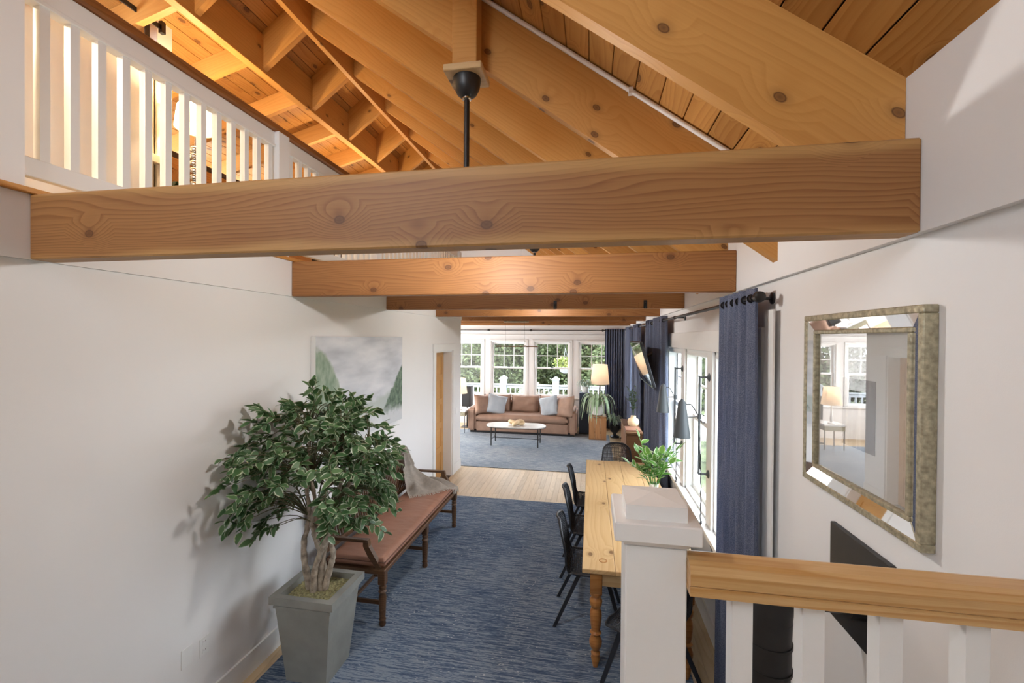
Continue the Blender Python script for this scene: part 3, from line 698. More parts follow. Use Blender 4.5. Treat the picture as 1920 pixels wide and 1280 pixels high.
# shaped top rail
bm = bmesh.new(); n = 40
for side in (0, 1):
    pass
poly = []
for i in range(n+1):
    y = -1.0+2.0*i/n; poly.append((y, .90+.035*math.cos(y*math.pi*1.0)**2))
poly += [(1.0, .80), (-1.0, .80)]
prism(bm, [(p[0], p[1]-.85) for p in poly], 0, -.014, .014)
tr_ = obj('top_rail', bm, M_['bench'], bench); tr_.location = (backx(.85)+1.95, 0, .85-.012); tr_.rotation_euler = (0, -.21, 0)
spm = mesh_of('spindle', L([(.007, 0), (.010, .06), (.011, .13), (.008, .25)], seg=8), M_['bench'], 50)
ns = 46
for i in range(ns):
    y = 3.40 + 1.84*i/(ns-1)
    o = link('spindle', spm, bench); o.location = wl_(backx(.565), y, .565); o.rotation_euler = (0, -.217, 0)
for y, s in ((3.36, -1), (5.28, 1)):
    arm = [(backx(.70), y, .69), (-2.0, y, .705), (-1.83, y, .70)]
    timber('arm', wl_(backx(.69), y, .695), wl_(-1.80, y, .70), .045, .026, M_['bench'], bench, bev=.006)
    prof = [(-1.80, .713), (-1.84, .713), (-1.842, .66), (-1.80, .58), (-1.735, .50), (-1.745, .42), (-1.70, .42), (-1.688, .50), (-1.745, .59), (-1.79, .66)]
    obj('arm_support', PR([(p[0]+1.95, p[1]-.012) for p in prof], 1, y-4.32-.021, y-4.32+.021), M_['bench'], bench)

# ---- throw blanket draped on the far end of the bench
def throw():
    bm = bmesh.new()
    ctl = [[(-2.33,4.99,.78),(-2.295,5.06,1.0),(-2.235,4.99,.82),(-2.14,4.86,.61),(-2.10,4.79,.572),(-2.04,4.73,.560)],
           [(-2.33,5.05,.78),(-2.29,5.10,1.03),(-2.20,5.07,.82),(-2.08,5.0,.61),(-1.98,4.92,.575),(-1.86,4.86,.560)],
           [(-2.33,5.11,.78),(-2.29,5.14,1.03),(-2.18,5.14,.82),(-2.0,5.14,.62),(-1.85,5.10,.577),(-1.70,5.05,.560)],
           [(-2.33,5.15,.78),(-2.295,5.15,.97),(-2.19,5.18,.78),(-2.0,5.22,.61),(-1.82,5.22,.573),(-1.612,5.21,.545)]]
    cols = [smoothpts(c, 7) for c in ctl]; nv = len(cols[0]); nu = 36
    rows = []
    for k in range(nv):
        v = k/(nv-1); cr4 = smoothpts([c[k] for c in cols], 12)
        row = []
        for i in range(nu+1):
            u = i/nu; p = cr4[min(len(cr4)-1, i)].copy()
            f = .5+.5*math.sin(u*17+v*4+1.5*mnoise.noise(Vector((u*3, v*3, 2))))
            g = .5+.5*mnoise.noise(Vector((u*5, v*8, 7)))
            if v > .4: p.z += (.050*f+.03*g)*min(1, (v-.4)*4)*min(1, (1.0-v)*5+.15)
            else: p.x = max(-2.338, p.x+(.03*f if v > .2 else 0)); p.z += .012*f
            row.append(bm.verts.new(p))
        rows.append(row)
    for a, b in zip(rows, rows[1:]):
        for i in range(nu): bm.faces.new((a[i], a[i+1], b[i+1], b[i]))
    bmesh.ops.solidify(bm, geom=bm.faces[:], thickness=.007)
    fr = bmesh.new()
    for i in range(nu+1):
        for q in range(2):
            c = rows[-1][i].co + Vector((rnd.uniform(-.006, .006), rnd.uniform(-.006, .006), .002)); u = i/nu
            d = Vector((.03+.02*u, -.055*(1-u)+rnd.uniform(-.02, .02), 0))
            if u > .8: pts = [c, c+Vector((.016, rnd.uniform(-.012, .012), -.03)), c+Vector((.018, rnd.uniform(-.02, .02), -rnd.uniform(.06, .09)))]
            else: pts = [c, c+d*.5+Vector((0, 0, .006)), c+d*rnd.uniform(.8, 1.2)+Vector((0, 0, -.002))]
            tube(fr, pts, .0032, 4)
    return bm, fr
tb, fr = throw()
tt = thing('throw_blanket', 'beige wool throw with fringe draped over the bench end', 'blanket', (0, 0, 0))
obj('cloth', tb, M_['wool'], tt, 80); fo = obj('fringe', fr, M_['wool'], tt); fo['kind'] = 'stuff'

# ---- planter and ficus
pl = thing('square_planter', 'tapered grey stone planter with square rim by the bench', 'planter', (-1.905, 2.84, .012))
bm = bmesh.new()
def ring(hx, hy, z): return [bm.verts.new((sx*hx, sy*hy, z)) for sx, sy in ((-1,-1),(1,-1),(1,1),(-1,1))]
levels = [(.150, .145, 0), (.203, .188, .52), (.213, .198, .525), (.213, .198, .542), (.207, .192, .547), (.207, .192, .553), (.236, .212, .556), (.236, .212, .608), (.182, .168, .608), (.178, .164, .50)]
rs = [ring(*l) for l in levels]
for a, b in zip(rs, rs[1:]):
    for i in range(4): bm.faces.new((a[i], a[(i+1) % 4], b[(i+1) % 4], b[i]))
bm.faces.new(list(reversed(rs[0]))); bm.faces.new(rs[-1])
obj('pot', bm, M_['planter'], pl)
bm = bmesh.new(); gn = 26; gr = []
for i in range(gn+1):
    gr.append([bm.verts.new(((i/gn*2-1)*.179, (j/gn*2-1)*.165, .565+.010*mnoise.noise(Vector((i*.5, j*.5, 0)))+rnd.uniform(-.005, .005))) for j in range(gn+1)])
for i in range(gn):
    for j in range(gn): bm.faces.new((gr[i][j], gr[i+1][j], gr[i+1][j+1], gr[i][j+1]))
mo = obj('moss', bm, M_['moss'], pl); mo['kind'] = 'stuff'

def leaf_mesh(name, mat, l=1, w=.42, fold=.12, droop=.15, n=4, uvscale=1):
    """one leaf along +x, built of a few quads on both sides of a midrib"""
    bm = bmesh.new(); uv = bm.loops.layers.uv.new('UVMap')
    leaf_into(bm, uv, Matrix.Identity(4), l, w, fold, droop, n)
    return mesh_of(name, bm, mat, 60)
def leaf_into(bm, uv, Mx, l, w, fold, droop, n=4):
    mid = []; lo = []; hi = []
    for i in range(n+1):
        t = i/n; ww = w*l/2*math.sin(math.pi*min(1, (t*.93+.04))**.8) if 0 < i < n else 0
        z = -droop*l*t*t
        mid.append(bm.verts.new(Mx @ Vector((t*l, 0, z))))
        if 0 < i < n:
            lo.append(bm.verts.new(Mx @ Vector((t*l, -ww, z+fold*ww*2)))); hi.append(bm.verts.new(Mx @ Vector((t*l, ww, z+fold*ww*2))))
        else: lo.append(mid[-1]); hi.append(mid[-1])
    for i in range(n):
        for sd in (lo, hi):
            vs = []
            for v in (mid[i], mid[i+1], sd[i+1], sd[i]):
                if v not in vs: vs.append(v)
            if len(vs) < 3: continue
            f = bm.faces.new(vs); f.smooth = True
            for lp in f.loops:
                e = 0.0 if lp.vert in mid else 1.0
                lp[uv].uv = (e, .5 + .001*i)
def leaf_matrix(p, d, roll, s=1):
    d = Vector(d).normalized(); q = d.to_track_quat('X', 'Z').to_matrix().to_4x4()
    m = Matrix.Translation(p) @ q @ Matrix.Rotation(roll, 4, 'X') @ Matrix.Scale(s, 4)
    return m
fic = thing('ficus_tree', 'leafy variegated ficus tree with braided pale trunks in planter', 'tree', (-1.92, 2.86, .575))
FO = Vector((-1.92, 2.86, .575))
tw = bmesh.new()
stems = [
 [(-.01, -.05, 0), (.01, -.05, .18), (.07, -.02, .38), (.11, .02, .60), (.16, .05, .85), (.14, .06, 1.05)],
 [(-.06, -.02, 0), (-.09, -.03, .17), (-.11, -.01, .33), (-.08, .0, .52), (-.10, .0, .80), (-.08, .02, 1.12)],
 [(.05, -.01, 0), (.09, 0, .16), (.10, .02, .26), (.03, .03, .40), (-.04, .03, .56), (-.10, .05, .80)],
 [(.02, .03, 0), (.0, .04, .2), (-.05, .02, .38), (-.03, -.03, .52), (.10, -.05, .75), (.2, -.08, .95)],
 [(.025, -.02, 0), (.035, -.02, .15), (.05, 0, .30), (.10, .06, .55), (.22, .12, .82), (.3, .16, .98)]]
for i, sp in enumerate(stems):
    pts = smoothpts(sp, 6); n = len(pts)
    b2 = bmesh.new(); tube(b2, [p + Vector((rnd.uniform(-.003, .003), rnd.uniform(-.003, .003), 0)) for p in pts], [.025*(1-.62*k/n)+.002*math.sin(k*1.7) for k in range(n)], 9)
    obj('trunk', b2, M_['bark'], fic, 60)
# leaf sprays inside the crown, kept off the wall
leaves = []; twig = bmesh.new()
tips = [Vector(s[-1]) for s in stems] + [Vector(s[-2]) for s in stems] + [Vector(s[-3]) for s in stems[:3]]
cr = Vector((.984, .177, 0)); cf = Vector((-.177, .984, 0))
ctr = Vector((-.05, .02, .90))
tries = 0; sprays = []
while len(sprays) < 235 and tries < 40000:
    tries += 1
    a, b, c = rnd.uniform(-1, 1), rnd.uniform(-1, 1), rnd.uniform(-1, 1)
    rr = a*a+b*b+c*c
    if rr > 1 or rr < .12: continue
    # more open below the middle
    p = ctr + cr*(a*.56) + cf*(b*.46) + Vector((0, 0, c*.47 - .12*a*a))
    if (FO+p).x < XL+.10 or a > .86: continue
    if c < -.12 and -.30 < a < .34 and b < .35: continue
    if any((p-q).length < .060 for q in sprays): continue
    sprays.append(p)
for p in sprays:
    t = min(tips, key=lambda q: (q-p).length + (.25 if q.z > p.z else 0))
    mid = (t+p)/2 + Vector((0, 0, .07))
    tube(twig, smoothpts([t, mid, p], 4), [.0045, .0045, .004, .004, .0035, .003, .003, .0025, .002], 5)
    out = (p-Vector((0, 0, .75))); out.z *= .35; out = out.normalized()
    # a drooping spray of leaves
    sp_end = p + out*rnd.uniform(.08, .19) + Vector((rnd.uniform(-.04, .04), rnd.uniform(-.04, .04), rnd.uniform(-.12, .03)))
    if (FO+sp_end).x < XL+.05: sp_end.x = XL+.05-FO.x
    sp_end.y = min(sp_end.y, .47)
    tube(twig, smoothpts([p, (p+sp_end)/2+Vector((0, 0, .02)), sp_end], 3), .0022, 4)
    for k in range(10):
        u = (k+.5)/10; q = p.lerp(sp_end, u) + Vector((0, 0, .02*math.sin(u*3)))
        side = (-1 if k % 2 else 1); lat = out.cross(Vector((0, 0, 1)))*side
        d = out*.55 + lat*rnd.uniform(.5, 1.0) + Vector((rnd.uniform(-.5, .5), rnd.uniform(-.5, .5), rnd.uniform(-1.0, .35)))
        s = rnd.uniform(.062, .094)
        e = FO+q+d.normalized()*s
        if e.x < XL+.012 or (FO+q).x < XL+.012 or (max(e.y, (FO+q).y) > 3.33 and min(e.x, (FO+q).x) < XL+.09): continue
        leaves.append((q, d, rnd.uniform(-1.0, 1.0), s))
o = obj('twigs', twig, M_['twig'], fic, 60); o['kind'] = 'stuff'
rnd.shuffle(leaves)
fl_me = leaf_mesh('leaf', M_['ficus'], 1, .58, .10, .16, 4)
# nearest leaves to the camera one by one, the rest as one part
leaves.sort(key=lambda q: (FO+q[0]-Vector((0, 0, H))).length)
for (q, d, rl, s) in leaves[:300]:
    o = link('leaf', fl_me, fic); o.matrix_local = leaf_matrix(q, d, rl, s)
bm = bmesh.new(); uv = bm.loops.layers.uv.new('UVMap')
for (q, d, rl, s) in leaves[300:]: leaf_into(bm, uv, leaf_matrix(q, d, rl, s), 1, .58, .10, .16, 4)
o = obj('leaf_mass', bm, M_['ficus'], fic, 60); o['kind'] = 'stuff'

# ---- dining table
tx0, tx1, ty0, ty1, tz = -.05, .775, 3.13, 5.96, .765
tab = thing('dining_table', 'long pine dining table with turned legs by the windows', 'table', ((tx0+tx1)/2, (ty0+ty1)/2, .012))
TC = Vector(((tx0+tx1)/2, (ty0+ty1)/2, .012))
def tl(x, y, z): return (x-TC.x, y-TC.y, z-TC.z)
ws = [.23, .20, .215, .18]; x = tx0
for w in ws:
    timber('top_plank', tl(x+w/2, ty0, tz-.016), tl(x+w/2, ty1, tz-.016), w-.0016, .032, M_['table'], tab, bev=.004); x += w
for a, b in (((tx0+.08, ty0+.08), (tx1-.08, ty0+.08)), ((tx0+.08, ty1-.08), (tx1-.08, ty1-.08)), ((tx0+.08, ty0+.08), (tx0+.08, ty1-.08)), ((tx1-.08, ty0+.08), (tx1-.08, ty1-.08))):
    timber('apron', tl(*a, .67), tl(*b, .67), .022, .11, M_['table'], tab)
tleg = bmesh.new(); box(tleg, -.043, .043, -.043, .043, .545, .72, bev=.004)
lathe(tleg, [(.018, 0), (.034, .07), (.028, .085), (.034, .10), (.024, .12), (.044, .16), (.046, .19), (.030, .235), (.042, .25), (.030, .265), (.036, .30), (.043, .37), (.040, .405), (.030, .43), (.042, .45), (.046, .485), (.030, .51), (.044, .525), (.044, .545)], seg=16)
tleg = mesh_of('leg', tleg, M_['tableleg'], 45)
for xx in (tx0+.10, tx1-.10):
    for yy in (ty0+.10, ty1-.10):
        o = link('leg', tleg, tab); o.location = tl(xx, yy, .012)
bm = bmesh.new()
lathe(bm, [(.022, 0), (.030, .0006), (.030, .0012), (.022, .0016)], tl(.10, 3.27, tz), 20, cap=False); obj('knot_mark', bm, M_['tableleg'], tab)

# ---- black perforated chairs
def chair_parts():
    prof = smoothpts([(.23, .435), (.18, .452), (.06, .445), (-.08, .438), (-.17, .448), (-.215, .50), (-.235, .58), (-.255, .68), (-.285, .80), (-.30, .845)], 5)
    # resample: (y, z)
    ln = [0]
    for a, b in zip(prof, prof[1:]): ln.append(ln[-1]+(b-a).length)
    def at(u):
        t = u*ln[-1]
        for i in range(len(prof)-1):
            if ln[i+1] >= t: return prof[i].lerp(prof[i+1], (t-ln[i])/max(1e-6, ln[i+1]-ln[i]))
        return prof[-1]
    nu, nv = 22, 48
    def half(u):   # half width along the profile with rounded ends
        w = .228 if u < .5 else .228-.045*(u-.5)/.5
        for e, k in ((u, .055), (1-u, .13)):
            if e < k: w *= math.sqrt(max(0, 1-((k-e)/k)**2*.75))
        return w
    def pt(i, j):
        u = j/nv; s = i/nu*2-1; p = at(u); hw = half(u)
        lift = .018*s*s*(1 if u < .5 else 0); cup = .028*s*s*max(0, min(1, (u-.45)*4))
        return Vector((s*hw, p[0]+cup, p[1]+lift))
    bm = bmesh.new()
    g = [[bm.verts.new(pt(i, j)) for j in range(nv+1)] for i in range(nu+1)]
    # staggered weave: shift every second row half a cell
    for i in range(nu):
        for j in range(nv): bm.faces.new((g[i][j], g[i+1][j], g[i+1][j+1], g[i][j+1]))
    bmesh.ops.recalc_face_normals(bm, faces=bm.faces)
    bmesh.ops.wireframe(bm, faces=bm.faces[:], thickness=.0078, offset=0, use_replace=True, use_boundary=True, use_even_offset=True, use_crease=False)
    rim = bmesh.new()
    per = [pt(i, 0) for i in range(nu+1)] + [pt(nu, j) for j in range(1, nv+1)] + [pt(i, nv) for i in range(nu-1, -1, -1)] + [pt(0, j) for j in range(nv-1, -1, -1)]
    tube(rim, per, .010, 6)
    # solid border round the back panel
    return bm, rim
cb, cr_ = chair_parts()
shell_me = mesh_of('seat_shell', cb, M_['blackplastic'], 60); rim_me = mesh_of('shell_rim', cr_, M_['blackplastic'], 60)
def leg_me(fx, fy, tx, ty):
    bm = bmesh.new(); p0, p1 = Vector((tx, ty, .43)), Vector((fx, fy, 0))
    for k in range(1): pass
    d = (p1-p0); a = Vector((.010, 0, 0)); b = Vector((0, .017, 0))
    top = [bm.verts.new(p0+sx*a+sy*b) for sx, sy in ((-1,-1),(1,-1),(1,1),(-1,1))]; bot = [bm.verts.new(p1+sx*a*.9+sy*b*.8) for sx, sy in ((-1,-1),(1,-1),(1,1),(-1,1))]
    bm.faces.new(top); bm.faces.new(list(reversed(bot)))
    for i in range(4): bm.faces.new((top[i], bot[i], bot[(i+1) % 4], top[(i+1) % 4]))
    return mesh_of('leg', bm, M_['blackplastic'])
legs_me = [leg_me(s*.215, f, s*.17, t) for s in (-1, 1) for f, t in ((.25, .12), (-.30, -.10))]
frame_bm = bmesh.new()
for s in (-1, 1): tube(frame_bm, [(s*.17, .14, .425), (s*.17, -.13, .425)], .013, 6)
tube(frame_bm, [(-.17, .10, .425), (.17, .10, .425)], .011, 6); tube(frame_bm, [(-.17, -.10, .425), (.17, -.10, .425)], .011, 6)
fr_me = mesh_of('under_frame', frame_bm, M_['blackplastic'], 60)
def make_chair():
    c = thing('dining_chair', 'x', 'chair', group='black perforated dining chairs')
    sh = link('seat_shell', shell_me, c); link('shell_rim', rim_me, sh)
    for m in legs_me: link('leg', m, c)
    link('under_frame', fr_me, c)
    return c
ch0 = make_chair()
spots = [(.02, 3.83, -math.pi/2, 'black perforated chair at the table side, nearest the camera'), (.02, 4.58, -math.pi/2, 'black perforated chair at the table side, middle of three'),
         (.03, 5.31, -math.pi/2, 'black perforated chair at the table side, farthest of three'), (.38, 6.33, math.pi, 'black perforated chair at the far head of the table'),
         (.40, 3.08, 1.05, 'black perforated chair at the near head of the table, behind the newel')]
for i, (x, y, rz, lab) in enumerate(spots):
    c = ch0 if i == 0 else copy_tree(ch0)
    c.location = (x, y, .012 if y < 6.0 else .012); c.rotation_euler = (0, 0, rz); c['label'] = lab

# ---- plant in white vase on the table
def plant(name, label, cat, loc, leaf, mat_list, stems, stem_mat, pot_fn, droop=.2):
    pass
va = thing('leafy_vase_plant', 'bright green leafy branches in a white vase on the table', 'plant', (.60, 4.35, tz))
obj('vase', L([(.055, 0), (.075, .03), (.078, .10), (.06, .17), (.040, .22), (.045, .25), (.036, .25), (.032, .20)], seg=20), M_['whitepot'], va, 50)
vleaf = leaf_mesh('leaf', M_['rubber'], 1, .44, .12, .12, 5)
for i in range(18):
    a = i*2.399; sp = rnd.uniform(.17, .36); hh = rnd.uniform(.16, .44) if i > 2 else rnd.uniform(.42, .5)
    if i % 3 == 0: sp *= .5
    e = Vector((math.cos(a)*sp*.8, math.sin(a)*sp, .24+hh*.85)); 
    if e.x > .22: e.x = .22
    s0 = Vector((math.cos(a)*.015, math.sin(a)*.015, .18)); m = s0.lerp(e, .5)+Vector((0, 0, .06))
    path = smoothpts([s0, m, e], 5); obj('stem', T(path, .0035, 5), M_['rubber'], va)
    for k in range(7):
        t = .35+.65*k/6; p = path[min(len(path)-1, int(t*(len(path)-1)))]
        d = Vector((math.cos(a+k*2.2), math.sin(a+k*2.2), rnd.uniform(.1, .8)))
        if k == 6: d = (e-m)+Vector((0, 0, .05))
        s = rnd.uniform(.085, .135)
        if (p+d.normalized()*s).x > .29: d.x = -abs(d.x)
        o = link('leaf', vleaf, va); o.matrix_local = leaf_matrix(p, d, rnd.uniform(-.4, .4), s)

# ---- curtains
def curtain(name, label, axis, fixed, a0, a1, z0, z1, folds, amp, group, flare=1.0, seed=0):
    """hanging cloth; axis 'x': hangs along the right wall (a along y), axis 'y': along the far wall (a along x)"""
    t = thing(name, label, 'curtain', group=group)
    bm = bmesh.new(); n = folds*10; rows = 26; r2 = random.Random(seed); ph = [r2.uniform(-.5, .5) for _ in range(folds+2)]; am = [r2.uniform(.6, 1.3) for _ in range(folds+2)]
    g = []
    for k in range(rows+1):
        v = k/rows; z = z1+(z0-z1)*v; row = []
        for i in range(n+1):
            u = i/n; f = u*folds; fi = int(f); w = f-fi
            A = amp*((1-w)*am[fi]+w*am[fi+1])*(.75+.35*v)
            off = A*math.sin(2*math.pi*f + ph[fi]*v*.8) + .012*v*math.sin(7*u+seed)
            cen = (a0+a1)/2; ww = (a1-a0)*(1+(flare-1)*v)
            a = cen+(u-.5)*ww + .02*v*math.sin(4*math.pi*f+1)*.4
            row.append(bm.verts.new((fixed+off, a, z) if axis == 'x' else (a, fixed+off, z)))
        g.append(row)
    for k in range(rows):
        for i in range(n): bm.faces.new((g[k][i], g[k][i+1], g[k+1][i+1], g[k+1][i]))
    o = obj('cloth', bm, M_['curtain'], t, 180)
    sm = o.modifiers.new('thickness', 'SOLIDIFY'); sm.thickness = .004
    gm = mesh_of('grommet', L([(.016, -.003), (.025, -.003), (.025, .003), (.016, .003)], seg=14, cap=False, axis=(0, 1, 0) if axis == 'x' else (1, 0, 0)), M_['black'], 40)
    for i in range(folds):
        f = (i+.5); a = a0+(a1-a0)*f/folds
        gq = link('grommet', gm, t); gq.location = (fixed, a, z1-.055) if axis == 'x' else (a, fixed, z1-.055)
    return t
CX, RZ = .865, 2.615
cg = 'blue woven curtains'
curtain('window_curtain', 'blue woven curtain nearest the camera beside the mirror', 'x', CX, 2.56, 3.16, .03, RZ+.055, 6, .038, cg, 1.12, 1)
ln = obj('liner', B(.935, .945, 2.50, 2.62, .03, 2.55), M_['paper']); ln.parent = bpy.data.objects['window_curtain']
curtain('window_curtain', 'blue curtain panel just beyond the two cone lamps', 'x', CX, 5.52, 6.2, .03, RZ+.055, 7, .05, cg, 1.0, 2)
curtain('window_curtain', 'blue curtain panel beside the television', 'x', CX, 6.55, 7.05, .03, RZ+.055, 5, .05, cg, 1.0, 3)
curtain('window_curtain', 'pale lit blue curtain panel behind the brown console', 'x', CX, 8.3, 9.15, .03, RZ+.055, 7, .05, cg, 1.0, 4)
curtain('window_curtain', 'blue curtain on the side wall close to the far corner', 'x', CX, 10.2, 11.3, .03, RZ+.055, 8, .05, cg, 1.0, 5)
curtain('window_curtain', 'blue curtain on the far wall beside the floor lamp', 'y', YF-.11, .36, .86, .03, RZ+.03, 8, .045, cg, 1.0, 6)
def rod(label, p0, p1, brk, capr=.028):
    t = thing('curtain_rod', label, 'curtain rod'); p0, p1 = Vector(p0), Vector(p1); d = (p1-p0).normalized()
    obj('rod', T([p0, p1], .0125, 12), M_['black'] if 'black' in label else M_['steelrod'], t, 40)
    for p, s in ((p0, -1), (p1, 1)):
        obj('finial', L([(.014, 0), (capr, .004), (capr+.003, .02), (capr, .04), (capr*.6, .048)], p, 16, axis=d*s), M_['black'], t, 40)
    for b, wallp in brk:
        b = Vector(b); wallp = Vector(wallp)
        br = obj('bracket', T([b, wallp], .009, 8), M_['black'], t)
        obj('wall_rose', L([(.032, 0), (.032, .008), (.02, .014)], wallp, 14, axis=b-wallp), M_['black'], br, 40)
        obj('collar', T([b-d*.02, b+d*.02], .018, 10), M_['black'], br, 40)
rod('steel curtain rod over the side windows with black finial', (CX, 2.52, RZ), (CX, 6.32, RZ), [((CX, 2.60, RZ), (.97, 2.60, RZ)), ((CX, 4.85, RZ), (.97, 4.85, RZ)), ((CX, 6.25, RZ), (.97, 6.25, RZ))])
rod('steel curtain rod on the side wall over the brown console', (CX, 6.48, RZ), (CX, 11.4, RZ), [((CX, 6.6, RZ), (.97, 6.6, RZ)), ((CX, 8.2, RZ), (.97, 8.2, RZ)), ((CX, 11.35, RZ), (.97, 11.35, RZ))])
rod('thin black curtain rod across the far window wall', (-5.9, YF-.11, 2.60), (.80, YF-.11, 2.60), [((q, YF-.11, 2.60), (q, YF, 2.60)) for q in (-4.2, -2.80, -1.62, .3)])

# ---- swing arm lamps on the window mullions
def cone_lamp(label, y, zc, conex, coney, r, h, cordlow):
    t = thing('swing_arm_lamp', label, 'lamp', (.95, y, 1.6), group='grey cone lamps on the window mullions'); o0 = Vector((.95, y, 1.6))
    def q(x, yy, z): return Vector((x, yy, z))-o0
    obj('pole', T([q(.875, y, 1.29), q(.875, y, 2.08)], .009, 8), M_['greyshade'], t, 40)
    for z in (1.29, 2.08):
        obj('mount', L([(.034, 0), (.034, .005), (.016, .014), (.010, .02)], q(.950, y, z), 14, axis=(-1, 0, 0)), M_['greyshade'], t, 40)
        obj('mount_arm', T([q(.945, y, z), q(.895, y, z), q(.875, y, z), q(.87, y, z+.012)], .009, 8), M_['greyshade'], t, 40)
    arm_z = zc+.02
    obj('arm', T([q(.875, y, arm_z), q(conex+.02, coney, arm_z)], .007, 8), M_['steelrod'], t, 40)
    obj('arm_joint', T([q(.875, y, arm_z-.02), q(.875, y, arm_z+.02)], .015, 10), M_['greyshade'], t, 40)
    sh = obj('shade', L([(r*.40, h/2), (r*.42, h/2+.004), (r*.44, h/2-.004), (r, -h/2), (r*.985, -h/2), (r*.40, h/2-.012)], q(conex, coney, zc), 24, cap=False), M_['greyshade'], t, 40)
    obj('shade_cap', L([(.006, .03), (r*.40, .0035), (r*.40, 0)], q(conex, coney, zc+h/2), 20), M_['greyshade'], sh, 40)
    obj('bulb', L([(.012, .05), (.028, .02), (.030, 0), (.018, -.022)], q(conex, coney, zc-h*.15), 12), M_['whitepot'], sh, 40)
    obj('loop_cord', T(smoothpts([q(conex+.01, coney, zc+.12), q((conex+.875)/2, (coney+y)/2, zc+.12), q(.86, y, arm_z+.02)], 5), .004, 5), M_['black'], t)
    pts = smoothpts([q(.87, y, arm_z-.02), q(.885, y-.01, zc-.35), q(.89, y-.015, 1.1), q(.885, y-.03, .90), q(.89, y-.05, cordlow)], 8)
    obj('twisted_cord', T([p+Vector((.003*math.sin(i*2.0), .003*math.cos(i*2.0), 0)) for i, p in enumerate(pts)], .0045, 5), M_['black'], t)
cone_lamp('grey cone lamp on swing arm nearer the camera', 3.80, 1.74, .725, 3.72, .066, .28, .92)
cone_lamp('grey cone lamp on swing arm farther along the windows', 4.86, 1.76, .745, 4.80, .066, .27, .95)

# ---- television on the side wall
tv = thing('television', 'glossy tilted television on a wall arm among curtains', 'television', (.66, 6.2, 2.07)); tv.rotation_euler = (0, -.29, 0)
obj('panel', B(-.0, .035, -.70, .70, -.29, .29, bev=.006), M_['blackplastic'], tv)
obj('screen', B(-.003, 0, -.685, .685, -.275, .275), M_['tvscreen'], tv)
obj('wall_arm', T([(.03, .15, 0), (.16, .17, .05), (.29, .15, .09)], .02, 8), M_['black'], tv, 40)
obj('bezel_strip', B(-.004, .0, -.69, .69, -.29, -.279), M_['chrome'], tv)

# ---- brown console with items
cs = thing('console_desk', 'brown wooden console desk below the television', 'desk', (.74, 8.05, 0))
obj('carcass', B(-.15, .10, -.60, .60, .10, .82, bev=.004), M_['console'], cs); obj('top', B(-.17, .11, -.63, .63, .82, .85, bev=.005), M_['console'], cs)
for a in (-.58, -.19, .20):
    f = obj('door_front', B(-.162, -.15, a, a+.375, .14, .79, bev=.004), M_['console'], cs); obj('knob', L([(.008, 0), (.014, .01), (.008, .018)], (-.162, a+.33, .5), 10, axis=(-1, 0, 0)), M_['black'], f, 40)
for sx in (-.13, .08):
    for sy in (-.57, .57): obj('leg', B(sx-.02, sx+.02, sy-.02, sy+.02, 0, .10), M_['console'], cs)
bk = thing('leather_folder', 'rust brown leather folder lying on the console', 'folder', (.70, 7.7, .85))
obj('cover', B(-.12, .12, -.17, .17, 0, .022, bev=.004), M_['leather'], bk); obj('pages', B(-.112, .115, -.162, .175, .004, .018), M_['paper'], bk)
gv = thing('round_vase', 'round tan vase with dark dried fronds on the console', 'vase', (.74, 7.95, .85))
obj('body', L([(.05, 0), (.085, .03), (.10, .08), (.088, .13), (.045, .16), (.045, .19), (.035, .19)], seg=20), M_['knotdecor'], gv, 50)
dl = leaf_mesh('frond_leaf', M_['darkleaf'], 1, .25, .1, .2, 4)
for i in range(9):
    a = i*2.4; e = Vector((math.cos(a)*.07-.03, math.sin(a)*.12, .56+.12*math.sin(i)))
    pth = smoothpts([(0, 0, .17), (e.x*.4, e.y*.4, .40), e], 5); obj('stem', T(pth, .003, 5), M_['darkleaf'], gv)
    for k in range(8):
        p = pth[3+k % (len(pth)-3)]; o = link('frond_leaf', dl, gv); d = Vector((math.cos(a+k*2)*.6, math.sin(a+k*2), .6)); o.matrix_local = leaf_matrix(p, d, 0, .10)

# ---- framed mirror picture on the right wall
my0, my1, mz0, mz1 = 1.44, 2.155, 1.782, 2.495
mw, mh = my1-my0, mz1-mz0
mi = thing('framed_picture', 'silver gilt mirrored frame with a small dark print under glass', 'picture', (.972, (my0+my1)/2, (mz0+mz1)/2))
def frame4(name, half_w, half_h, wd, x0, x1, mat):
    for (a0, a1, b0, b1) in ((-half_w, half_w, half_h-wd, half_h), (-half_w, half_w, -half_h, -half_h+wd), (-half_w, -half_w+wd, -half_h+wd, half_h-wd), (half_w-wd, half_w, -half_h+wd, half_h-wd)):
        obj(name, B(x0, x1, a0, a1, b0, b1, bev=.003), mat, mi)
frame4('outer_frame', mw/2, mh/2, .024, -.040, 0, M_['silver'])
def bevstrip(hw, hh, wd, xo, xi):
    for k in range(4):
        bm = bmesh.new()
        o_ = [(-hw, -hh), (hw, -hh), (hw, hh), (-hw, hh)]; i_ = [(-hw+wd, -hh+wd), (hw-wd, -hh+wd), (hw-wd, hh-wd), (-hw+wd, hh-wd)]
        a, b = k, (k+1) % 4
        f = [(xo, *o_[a]), (xo, *o_[b]), (xi, *i_[b]), (xi, *i_[a])]
        v = [bm.verts.new(p) for p in f]; w = [bm.verts.new((-.004, p[1], p[2])) for p in f]
        bm.faces.new(v); bm.faces.new(list(reversed(w)))
        for q in range(4): bm.faces.new((v[q], w[q], w[(q+1) % 4], v[(q+1) % 4]))
        obj('mirror_strip', bm, M_['mirror'], mi)
bevstrip(mw/2-.024, mh/2-.024, .040, -.036, -.026)
frame4('inner_frame', mw/2-.064, mh/2-.064, .016, -.032, -.002, M_['silver'])
